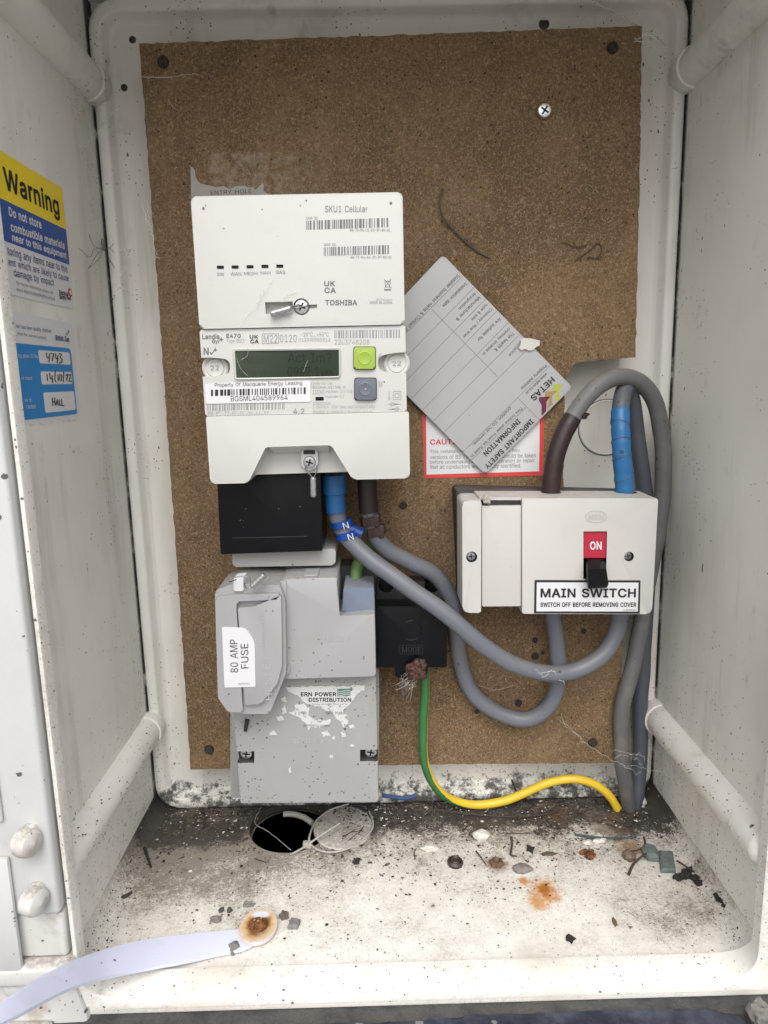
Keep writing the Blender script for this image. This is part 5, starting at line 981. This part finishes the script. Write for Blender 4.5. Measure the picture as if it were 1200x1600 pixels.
pen([[(602, 1062), (608, 1155)], [(606, 1110), (632, 1108)], [(630, 1060), (636, 1145)], [(645, 1150), (660, 1085), (672, 1150)], [(650, 1125), (668, 1122)], [(682, 1080), (690, 1152), (706, 1148)], [(708, 1075), (716, 1152), (738, 1150)]])
mb.face([k(*p) + Vector((.0005, 0, 0)) for p in ((800, 262), (778, 300), (782, 282), (798, 285), (790, 320), (802, 300))], NAVY); mb.face([k(*p) + Vector((.0005, 0, 0)) for p in ((770, 290), (768, 318), (785, 335), (778, 312))], LGREEN)
tag(mb.build('polarity_sticker'), 'white and blue polarity check sticker with handwriting, below the Warning sticker', 'sticker')

# ================================================================ STRAP WITH RUSTED RIVET
sp = thing('plastic_strap', PZ(404, 1450, 0), 'pale lilac plastic strap held to the floor by a rusted rivet', 'strap')
rv = PZ(404, 1449, .002)
STRAP = Mat('strap_plastic'); q = rv - sp.location
d = STRAP.math('ADD', STRAP.dist(q, scale=(1, .8, 1)), STRAP.math('MULTIPLY', STRAP.math('SUBTRACT', STRAP.noise(200, 5, .7), .5), .007))
b_ = STRAP.mix(STRAP.sstep(d, .0145, .009), (.66, .69, .86), (.62, .42, .20)); b_ = STRAP.mix(STRAP.sstep(d, .0098, .0055), b_, (.22, .085, .02))
b_ = STRAP.mix(STRAP.math('MULTIPLY', STRAP.sstep(STRAP.dist(q + Vector((0, .009, 0)), scale=(.8, 1.4, 1)), .006, .003), .95), b_, (.70, .74, .86))
b_ = STRAP.mix(STRAP.math('MULTIPLY', STRAP.specks(180, .07, .24), .8), b_, (.05, .045, .04)); b_ = STRAP.mix(STRAP.math('MULTIPLY', STRAP.sstep(STRAP.noise(35, 6, .75), .50, .72), .30), b_, (.50, .49, .52)); b_ = STRAP.mix(STRAP.math('MULTIPLY', STRAP.sstep(STRAP.noise(160, 5, .8), .60, .72), .35), b_, (.33, .31, .29)); STRAP = STRAP.out(b_, STRAP.math('ADD', STRAP.math('MULTIPLY', STRAP.noise(90, 4), .3), .25), bump=STRAP.noise(220, 4), bstr=.15, bdist=.0004)
ed = [((392, 1444), (394, 1476), .003), ((372, 1452), (375, 1484), .003), ((335, 1455), (335, 1492), .003), ((290, 1460), (290, 1502), .005), ((230, 1467), (230, 1513), .011), ((170, 1482), (170, 1525), .022), ((120, 1498), (120, 1539), .036), ((75, 1520), (75, 1560), .047), ((35, 1543), (35, 1582), .056), ((0, 1568), (0, 1600), .062), ((-40, 1600), (-40, 1630), .067)]
tl_ = crom([PZ(*a, z) for a, b, z in ed], 5); bl_ = crom([PZ(*b, z) for a, b, z in ed], 5)
mb = MB(); th = Vector((0, 0, .0017)); j = mb.mi(STRAP)
rows = [[mb.bm.verts.new(p) for p in (a, a.lerp(b, .5) + Vector((0, 0, .0006)), b, b - th, a - th)] for a, b in zip(tl_, bl_)]
for A, B in zip(rows, rows[1:]):
    for i in range(5): mb.bm.faces.new((A[i], A[(i + 1) % 5], B[(i + 1) % 5], B[i])).material_index = j
mb.bm.faces.new(rows[0]).material_index = j; mb.bm.faces.new(rows[-1][::-1]).material_index = j
mb.slab([(rv.x + .0118 * math.cos(t * .2618), rv.y + .0148 * math.sin(t * .2618)) for t in range(24)], .0036, .0016, STRAP, .0004, 1, ax='z')
mb.build('strap_band', sp)
mb = MB(); mb.lathe([(.0062, 0), (.0062, .0008), (.0045, .0012), (.0045, .0022), (.0036, .0034), (.0020, .0042), (0, .0044)], rv + Vector((0, 0, .0012)), (0, 0, 1), RUST, 24)
for i in range(14):
    a = i * .9; mb.blob(rv + Vector((math.cos(a) * .0046, math.sin(a) * .0046, .0026)), (.0011, .0011, .0009), RUST, i, .5, 1)
COPPER = plain('worn_copper', (.62, .33, .16), .3, metal=.6, var=.3, scale=500)
for dx, dy in ((0, -.001), (-.0022, 0), (.0015, .0015)): mb.blob(rv + Vector((dx, dy, .0048)), (.0009, .0009, .0012), COPPER, 2, .2, 1)
mb.build('rivet', sp)

# ================================================================ DEBRIS, individually
def one(name, label, cat, px, py, fn, z=0., group=None):
    c = PZ(px, py, z); mb = MB(); fn(mb, c); tag(mb.build(name, loc=Vector((c.x, c.y, z))), label, cat, group)
B = lambda r, m, s, ro=.35, up=.6: (lambda mb, c: mb.blob(c + Vector((0, 0, r[2] * up)), r, m, s, ro, 3))
def flat(pts, h, m):
    def f(mb, c):
        mb.slab([(c.x + a * .001, c.y + b * .001) for a, b in pts], c.z + h, c.z + .0002, m, h * .35, 1, ax='z')
    return f
def twig(pts, r, m):
    def f(mb, c): mb.tube(crom([PZ(x, y, .0006 + h) for x, y, h in pts], 6), lambda t: r * (1 - .5 * t), m, 7)
    return f
one('stone_tile', 'small square speckled grey green stone tile on the right of the floor', 'stone', 1045, 1349, flat([(-9.5, -10), (.5, -10.5), (6.5, 9.5), (-3.5, 10.5)], .0036, SLATE))
one('slate_disc', 'rounded blue grey slate piece beside the square stone tile', 'stone', 1016, 1336, flat([(-4, -7), (3, -8), (5, -2), (5, 5), (0, 8), (-5, 4), (-6, -2)], .0055, SLATE))
one('soil_clump', 'black soil clump just right of the square stone tile', 'clump', 1076, 1371, lambda mb, c: [mb.blob(c + Vector((random.gauss(0, .003), random.gauss(0, .003), .0018)), (.0028, .0028, .002), SOIL, i, .6, 2) for i in range(9)])
one('soil_clump', 'small dark ragged clump on lower right fillet, near the front corner', 'clump', 1123, 1411, lambda mb, c: [mb.blob(c + Vector((random.gauss(0, .0014), random.gauss(0, .0032), .002)), (.0013, .0016, .001), SOIL, i, .6, 2) for i in range(10)], .004)
one('dead_snail', 'dark brown curled snail shell left of the rust stained nut', 'shell', 711, 1350, lambda mb, c: mb.lathe([(.0056, 0), (.0056, .002), (.0045, .0032), (.0038, .0024), (.0028, .0038), (.0015, .003), (0, .0034)], c + Vector((0, 0, .0004)), (.1, -.1, 1), plain('shell_dark', (.045, .032, .024), .4, var=.5, scale=400), 20))
one('rusty_nut', 'small rusty brown nut in a brown ring stain on the floor', 'nut', 776, 1350, lambda mb, c: mb.lathe([(.0052, 0), (.0050, .002), (.0032, .0028), (.0026, .0016), (0, .0012)], c, (0, 0, 1), rust_mat('rust_dull', (.09, .06, .04), (.20, .13, .08)), 6))
one('pebble', 'smooth grey oval pebble above the orange rust stain', 'pebble', 816, 1360, B((.0068, .0045, .0026), STONE, 2, .15))
one('snail_shell', 'largest white snail shell, left of the green and yellow wire bend', 'shell', 752, 1310, B((.0062, .0048, .004), SHELL, 3, .2))
one('snail_shell', 'flat white shell left of the dark snail, on the pale floor', 'shell', 671, 1328, B((.0060, .0032, .0022), SHELL, 5, .25))
one('snail_shell', 'pale broken shell between the pipe base and right wall', 'shell', 1002, 1259, B((.0034, .0042, .0055), SHELL, 7, .25))
one('snail_shell', 'cluster of white shell fragments left of the teal stick', 'shell', 926, 1313, lambda mb, c: [mb.blob(c + Vector((random.gauss(0, .004), random.gauss(0, .003), .0015)), (.003, .0022, .0016), SHELL, i, .4, 2) for i in range(5)])
one('snail_shell', 'round brown snail shell left of the slate pieces', 'shell', 983, 1342, B((.0045, .0045, .004), plain('shell_brown', (.14, .10, .075), .5, var=.5, scale=300), 6, .15))
one('rust_flake', 'crumbled reddish rust lump in the middle right of the floor', 'rust lump', 921, 1339, lambda mb, c: [mb.blob(c + Vector((random.gauss(0, .0022), random.gauss(0, .002), .0018)), (.0024, .002, .0018), RUST, i, .5, 2) for i in range(6)])
one('dead_leaf', 'tiny curled brown leaf near the front right of the floor', 'leaf', 960, 1441, flat([(-1, -4), (1, -3), (1.6, 0), (.6, 4), (-.8, 2.5), (-1.4, 0)], .0009, LEAF))
one('debris_flake', 'black star shaped flake left of the rust lump', 'flake', 828, 1328, flat([(-3, -2), (-1, -1.5), (1, -5), (2, -1), (4, 2), (1, 2), (-1, 5), (-2, 1)], .0012, SOIL))
one('debris_flake', 'black jagged flake on the pale floor near the front lip', 'flake', 891, 1468, flat([(-3, -1), (-1, -2), (0, -4), (1.5, -1.5), (3.5, 0), (1.5, 2), (0, 4), (-2, 2.5)], .0012, SOIL))
one('debris_flake', 'thin dark leaf scrap right of the star shaped flake', 'flake', 856, 1335, flat([(-6, 0), (-2, -1.4), (3, -2), (7, 0), (3, 1), (0, 2.4), (-3, 1)], .0012, SOILB))
one('pebble', 'lumpy grey pebble touching the strap under the rivet', 'pebble', 367, 1486, B((.0036, .0034, .0034), STONE, 12, .3))
one('pebble', 'small brown pebble just above right of the rivet ring', 'pebble', 444, 1434, B((.0030, .003, .0026), plain('pebble_brown', (.12, .10, .08), .8, var=.5, scale=300), 13, .3))
one('pebble', 'angular grey stone right of the rivet with pale top', 'pebble', 459, 1445, lambda mb, c: mb.slab([(c.x - .0034, c.y - .004), (c.x + .003, c.y - .0042), (c.x + .0042, c.y + .002), (c.x - .0018, c.y + .004)], c.z + .0032, c.z, STONE, .0012, 1, ax='z'))
one('pebble', 'grey stone chip above the left of the rivet', 'pebble', 389, 1415, B((.0032, .0021, .0016), STONE, 15, .6))
one('pebble', 'flat grey chip above the lilac strap, leftmost of the chips', 'pebble', 338, 1438, B((.0032, .0028, .0013), STONE, 16, .6))
one('pebble', 'tiny dark pair of chips above the strap end', 'pebble', 352, 1424, lambda mb, c: [mb.blob(c + Vector((dx, 0, .001)), (.0019, .0019, .0014), plain('chip_dark', (.07, .065, .06), .8), dx * 999, .4, 2) for dx in (-.0028, .0028)])
one('pebble', 'dark round pebble in front of the cable hole ring', 'pebble', 557, 1348, B((.0024, .0024, .0022), SOIL, 18, .4))
one('rusty_screw', 'short dark screw lying near the left fillet of the floor', 'screw', 231, 1345, twig([(226, 1325, .003), (230, 1338, .001), (236, 1355, .001)], .0014, SOIL))
one('twig', 'small dark bark stick on the left side of the floor', 'twig', 197, 1400, twig([(189, 1405, 0), (197, 1400, .001), (206, 1394, .001)], .0018, TWIG))
one('twig', 'long thin curved twig crossing under the yellow wire', 'twig', 810, 1275, twig([(795, 1206, .016), (805, 1232, .010), (818, 1258, .004), (838, 1275, .001)], .0009, TWIG))
one('twig', 'long brown twig lying along the back below the yellow wire', 'twig', 800, 1275, twig([(655, 1262, 0), (720, 1270, .001), (790, 1276, .001), (840, 1274, .002), (872, 1268, .001)], .0011, TWIG))
one('twig', 'teal stained stick in front of the two grey pipes', 'twig', 945, 1309, twig([(898, 1304, 0), (930, 1308, .002), (960, 1309, .002), (995, 1308, .001)], .0010, TEAL))
one('twig', 'thin dark twig arching left of the slate pieces', 'twig', 1000, 1345, twig([(982, 1367, 0), (990, 1350, .001), (1003, 1338, .003), (1022, 1328, .004)], .0010, TWIG))
one('twig', 'thin twig bending right over the black soil clump', 'twig', 1080, 1355, twig([(1058, 1345, .003), (1075, 1356, .004), (1086, 1364, .002), (1092, 1376, 0)], .0007, TWIG))
one('twig', 'brown curled stem behind the round brown shell', 'twig', 996, 1320, twig([(1006, 1308, .001), (1008, 1318, .001), (1000, 1327, .001), (984, 1330, 0)], .0007, TWIG))
one('twig', 'crooked dark twig standing left of the star shaped flake', 'twig', 803, 1325, twig([(799, 1308, .004), (800, 1320, .002), (798, 1335, .001), (808, 1338, 0)], .0010, TWIG))
one('twig', 'straight brown stem pointing down to the rusty nut', 'twig', 752, 1340, twig([(744, 1330, 0), (752, 1340, .001), (760, 1352, .001)], .0006, TWIG))
one('twig', 'short twig beside the pale broken shell at the pipe base', 'twig', 1015, 1260, twig([(1005, 1254, 0), (1012, 1259, .001), (1022, 1262, .001)], .001, TWIG))
one('wire_loop', 'loop of thin white wire lying right of the cable hole', 'wire', 535, 1300, lambda mb, c: [mb.tube(crom([PZ(x, y, .0012 + h) for x, y, h in pts], 8), r, WIREW, 8) for pts, r in (([(545, 1256, .002), (515, 1266, .002), (494, 1283, .002), (484, 1305, .004), (485, 1318, .002), (500, 1329, .001), (525, 1331, .001), (556, 1320, .001), (577, 1302, .001), (583, 1287, .001), (577, 1268, .001)], .0007), ([(455, 1335, .0005), (478, 1322, .002), (500, 1306, .006), (531, 1286, .010)], .0007))])
one('plastic_disc', 'flat pale round knockout disc lying inside the thin wire loop', 'disc', 536, 1294, lambda mb, c: mb.slab([(c.x + .0225 * math.cos(t * .1745), c.y + .0262 * math.sin(t * .1745)) for t in range(36)], .0014, .0001, DISC, .0003, 1, ax='z'))
one('wire_clip', 'tiny white clip at the left end of the wire loop', 'clip', 481, 1324, lambda mb, c: mb.box(c + Vector((-.0035, -.0025, .0003)), c + Vector((.0030, .0025, .0045)), WIREW, .0008))
one('plastic_strip', 'curved white plastic strip across the back of the cable hole', 'strip', 470, 1276, lambda mb, c: mb.tube(crom([PZ(443, 1272, -.0005), PZ(458, 1272, -.0005), PZ(475, 1277, -.001), PZ(488, 1286, -.002)], 6), .0022, WIREW, 8))
# matted silt along the back: a low uneven bank that dips under the floor where it thins out
mb = MB(); nx, ny = 300, 84; j = mb.mi(SILT); gv = []
for iy in range(ny + 1):
    row = []
    for ix in range(nx + 1):
        x = -.192 + .384 * ix / nx; y = -.0085 - .082 * iy / ny; v = Vector((x, y, 0))
        f = mnoise.fractal(v * 55, .9, 2.1, 5) * .5 + mnoise.noise(v * 24) * .55; g = mnoise.fractal(v * 420, .8, 2, 3)
        edge = (y + .034) / .026 + .35 * max(0, (-.10 - x) / .08) - .25 * max(0, (x - .12) / .05) - .5 * max(0, 1 - abs(x + .04) / .03)
        h = (f * 1.5 + edge * .70 - .30 - max(0, x - .02) * 3) * .0019 + g * .0010
        r_ = math.hypot(x - hc.x, y - hc.y)
        if r_ < .036: h = min(h, -.001 - (.036 - r_) * .2)
        if math.hypot(x + .041, (y + .042) * .87) < .028: h = min(h, -.0005)
        row.append(mb.bm.verts.new((x, y, max(-.004, min(.0042, h)))))
    gv.append(row)
for iy in range(ny):
    for ix in range(nx):
        q = (gv[iy][ix], gv[iy][ix + 1], gv[iy + 1][ix + 1], gv[iy + 1][ix])
        if max(v.co.z for v in q) > 0: mb.bm.faces.new(q).material_index = j
for v in [v for v in mb.bm.verts if not v.link_faces]: mb.bm.verts.remove(v)
tag(mb.build('silt', loc=Vector((0, -.03, 0)), sharp=80), 'dark matted silt banked along the back of the cabinet floor', 'silt', kind='stuff')
# loose dirt nobody could count
mb = MB(); rg = random.Random(21)
def crumb(x, y, z, r, m):
    q = [Vector((rg.gauss(0, 1), rg.gauss(0, 1), rg.uniform(.1, 1))).normalized() for _ in range(6)]
    vs = [mb.bm.verts.new((x + a.x * r * rg.uniform(.6, 1.4), y + a.y * r * rg.uniform(.6, 1.4), z + a.z * r * .7)) for a in q]; r_ = bmesh.ops.convex_hull(mb.bm, input=vs)
    for f in r_['geom']:
        if isinstance(f, bmesh.types.BMFace): f.material_index = mb.mi(m)
i = 0
while i < 4600:
    x = rg.uniform(-.19, .19); y = -abs(rg.expovariate(1 / .030)) - .010
    if y < -.165: continue
    if (x - hc.x) ** 2 + (y - hc.y) ** 2 < .034 ** 2: continue
    if mnoise.noise(Vector((x * 25, y * 25, 1))) < rg.uniform(-.7, .35): continue
    t = rg.random(); m_ = SOIL if t < .36 else SOILB if t < .62 else STONE if t < .82 else SHELL if t < .93 else TWIG
    crumb(x, y, .0003 if y < -.055 else rg.uniform(.0004, .0026), rg.choice((.0003, .0004, .0004, .0005, .0006, .0008, .0010, .0014)) * rg.uniform(.7, 1.15), m_); i += 1
for i in range(420):
    s = rg.choice((-1, 1)); y = rg.uniform(-.165, -.02); a = rg.uniform(.1, 1.2); r = .014; crumb(s * (WX - r + (r - .0002) * math.sin(a)), y, r - (r - .0002) * math.cos(a) , rg.uniform(.0003, .0009), SOIL)
for i in range(90):
    s = rg.choice((-1, 1)); a = rg.uniform(-.3, 1.1); crumb(s * (WX + .001 - .0124 * math.cos(a)), rg.uniform(-.16, -.02), .073 + .0122 * math.sin(a), rg.uniform(.0004, .0011), SOIL)
o = mb.build('dirt_crumbs', loc=Vector((0, -.05, 0))); tag(o, 'loose dark dirt, grit and crumbs scattered over the cabinet floor', 'dirt', kind='stuff')
mb = MB()
for i in range(60):
    x, y = rg.uniform(-.18, .18), -abs(rg.gauss(0, .022)) - .016; a = rg.uniform(0, 6.28); l = rg.uniform(.005, .016)
    if (x - hc.x) ** 2 + (y - hc.y) ** 2 < .042 ** 2: continue
    mb.tube(crom([(x, y, .001), (x + l * .5 * math.cos(a) + rg.gauss(0, .001), y + l * .5 * math.sin(a) + rg.gauss(0, .001), .002), (x + l * math.cos(a), y + l * math.sin(a), .0012)], 3), .00035, TWIG, 5)
tag(mb.build('plant_fibres', loc=Vector((0, -.03, 0))), 'fine dark rootlets and plant fibres matted along the back of the floor', 'fibres', kind='stuff')
# ================================================================ COBWEBS, SPIDER, BITS ON THE BOARD
def web(label, strands, w=.00022, m=WEB, fuzz=0, name='cobweb'):
    mb = MB()
    for st in strands:
        pts = crom(st, 6); mb.tube([p + Vector((random.gauss(0, fuzz), 0, random.gauss(0, fuzz))) for p in pts], lambda t: w * (.6 + .8 * abs(mnoise.noise(Vector((t * 9, w * 1e4, 0))))), m, 5)
    tag(mb.build(name), label, 'cobweb')
p = lambda x, y, d=-.035: P(x, y, d)
web('white cobweb strand hanging down the left edge of the chipboard', [[p(228, 312), p(232, 340), p(238, 365), p(246, 398)], [p(228, 345), p(236, 352), p(233, 366)], [p(225, 318), p(231, 356), p(240, 372)], [p(236, 397), p(250, 405)]], .00035, WEB, .0005)
web('ragged white cobweb scrap on the raised bead left of the meter', [[p(196, 388, -.012), p(202, 394, -.012), p(198, 402, -.012)], [p(186, 392, -.012), p(214, 391, -.012)], [p(195, 405, -.012), p(194, 425, -.012), p(189, 428, -.012)]], .0005, WEB, .0006)
web('dusty cobweb strand crossing the top left corner of the chipboard', [[p(219, 119), p(260, 121), p(285, 118), p(311, 117)], [p(225, 121), p(275, 122)], [p(262, 150), p(268, 165), p(280, 172)]], .0003, WEBT, .0004)
web('long cobweb strand over the top right corner of the chipboard', [[p(905, -10, -.02), p(950, 12, -.02), p(985, 33, -.025), p(1040, 70, -.02)], [p(915, -5, -.02), p(960, 20, -.02), p(1010, 52, -.02)], [p(990, 62), p(1010, 55), p(1025, 60)], [p(990, 65), p(1020, 66)]], .00042, WEB, .0006)
web('cobweb smear in the corner of the upper left rib', [[PX(128, 240, -.196), PX(150, 205, -.196), PX(170, 185, -.19)], [p(165, 190, -.02), p(180, 172, -.02), p(188, 165, -.015)]], .00035, WEBT, .0003)
web('fine cobweb stretched across the two grey pipes at lower right', [[p(900, 1145, -.04), p(917, 1163, -.045), p(960, 1190, -.047), p(1010, 1200, -.04), p(1050, 1215, -.05)], [p(960, 1170, -.047), p(985, 1180, -.047), p(1005, 1196, -.045)], [p(962, 1182, -.047), p(990, 1178, -.047), p(1010, 1185, -.045)], [p(965, 1198, -.047), p(1000, 1205, -.047)], [p(875, 1120, -.04), p(900, 1148, -.04)], [p(985, 1188, -.048), p(1002, 1180, -.048)]], .00026, WEBT, .0011)
web('web strands stuck on the front of the meter hub', [[Z1(440, 585) + Vector((0, -.001, 0)), Z1(385, 650) + Vector((0, -.002, 0)), Z1(360, 700) + Vector((0, -.002, 0)), Z1(300, 765) + Vector((0, -.002, 0)), Z1(285, 830) + Vector((0, -.003, 0))], [Z1(395, 630) + Vector((0, -.002, 0)), Z1(360, 720) + Vector((0, -.002, 0))], [Z1(545, 635) + Vector((0, -.001, 0)), Z1(500, 660) + Vector((0, -.001, 0)), Z1(480, 690) + Vector((0, -.001, 0))]], .0003, WEBT, .0003)
web('pale web strands at the left end of the small green display', [[ZL(265, 215) + Vector((0, -.002, 0)), ZL(300, 190) + Vector((0, -.002, 0)), ZL(305, 150) + Vector((0, -.003, 0))], [ZL(240, 200) + Vector((0, -.001, 0)), ZL(262, 260) + Vector((0, -.001, 0)), ZL(300, 300) + Vector((0, -.001, 0))]], .00022, WEBT, .0001)
web('single short pale web strand in the middle of the small display', [[ZL(622, 215) + Vector((0, -.001, 0)), ZL(610, 245) + Vector((0, -.001, 0)), ZL(598, 280) + Vector((0, -.001, 0))]], .00022, WEBT, .0001)
web('white cobweb thread spanning the dark cable hole', [[PZ(408, 1260, .006), PZ(398, 1285, .003), PZ(420, 1300, .001), PZ(455, 1328, .001)]], .0003, WEB, .0002)
web('faint cobweb threads on the chipboard under the cable loop', [[p(745, 1070), p(775, 1078), p(805, 1070)]], .00022, WEBT, .0003)
web('faint cobweb thread running to the lower right screw in the chipboard', [[p(870, 1122), p(885, 1135), p(915, 1160)]], .00022, WEBT, .0003)
web('white scuffed web patch on the curved grey cable', [[p(838, 1046, -.0735), p(850, 1058, -.073), p(862, 1048, -.072), p(874, 1060, -.07), p(884, 1068, -.07)], [p(843, 1052, -.0735), p(868, 1048, -.072)]], .0003, WEB, .0004)
# daddy-long-legs on the left wall
mb = MB(); XW = -.197; c = PX(161, 380, XW)
mb.blob(c, (.0012, .0014, .0030), SPIDER, 1, .12, 3); c2 = PX(161, 388, XW); mb.blob(c2, (.0010, .0012, .0013), SPIDER, 2, .1, 2)
for pts in ([(158, 388), (148, 385), (141, 372), (139, 366)], [(158, 389), (147, 390), (140, 402), (124, 388)], [(159, 390), (150, 400), (143, 412), (138, 419)], [(160, 391), (156, 402), (146, 413), (137, 420)], [(163, 388), (172, 387), (177, 378), (176, 360)], [(164, 389), (172, 388), (181, 400), (183, 410)], [(163, 390), (170, 402), (178, 418), (186, 427)], [(163, 391), (168, 404), (177, 414), (183, 424)]):
    mb.tube(crom([PX(x, y, XW + (.002 if 0 < i < 3 else -.001)) for i, (x, y) in enumerate(pts)], 5), .00016, SPIDER, 5)
tag(mb.build('spider', loc=c), 'pale long legged spider on the left cabinet wall near the bead', 'spider')
mb = MB(); mb.tube(crom([P(692, 294, YB - .001), P(687, 318, YB - .004), P(693, 340, YB - .003), P(708, 358, YB - .002), P(728, 378, YB - .0015), P(748, 394, YB - .001), P(768, 404, YB - .001)], 8), lambda t: .0010 * (1 - .5 * t) * (.7 + .6 * abs(mnoise.noise(Vector((t * 8, 1, 2))))), SOILB, 7)
for x, y in ((735, 380), (742, 388), (728, 374)): mb.blob(P(x, y, YB - .001), (.0014, .0008, .0010), SOILB, x, .5, 2)
tag(mb.build('dead_rootlet'), 'thin dark curved rootlet stuck on the chipboard right of the meter top', 'rootlet')
mb = MB()
for pts in ([(898, 408), (920, 392), (935, 380), (940, 392), (932, 404)], [(880, 378), (900, 386), (918, 382)], [(918, 402), (938, 404)]): mb.tube(crom([P(x, y, YB - .001) for x, y in pts], 6), .0003, ROOT, 6)
tag(mb.build('dead_rootlet'), 'curled faint rootlet on the right of the chipboard above the silver plate', 'rootlet')
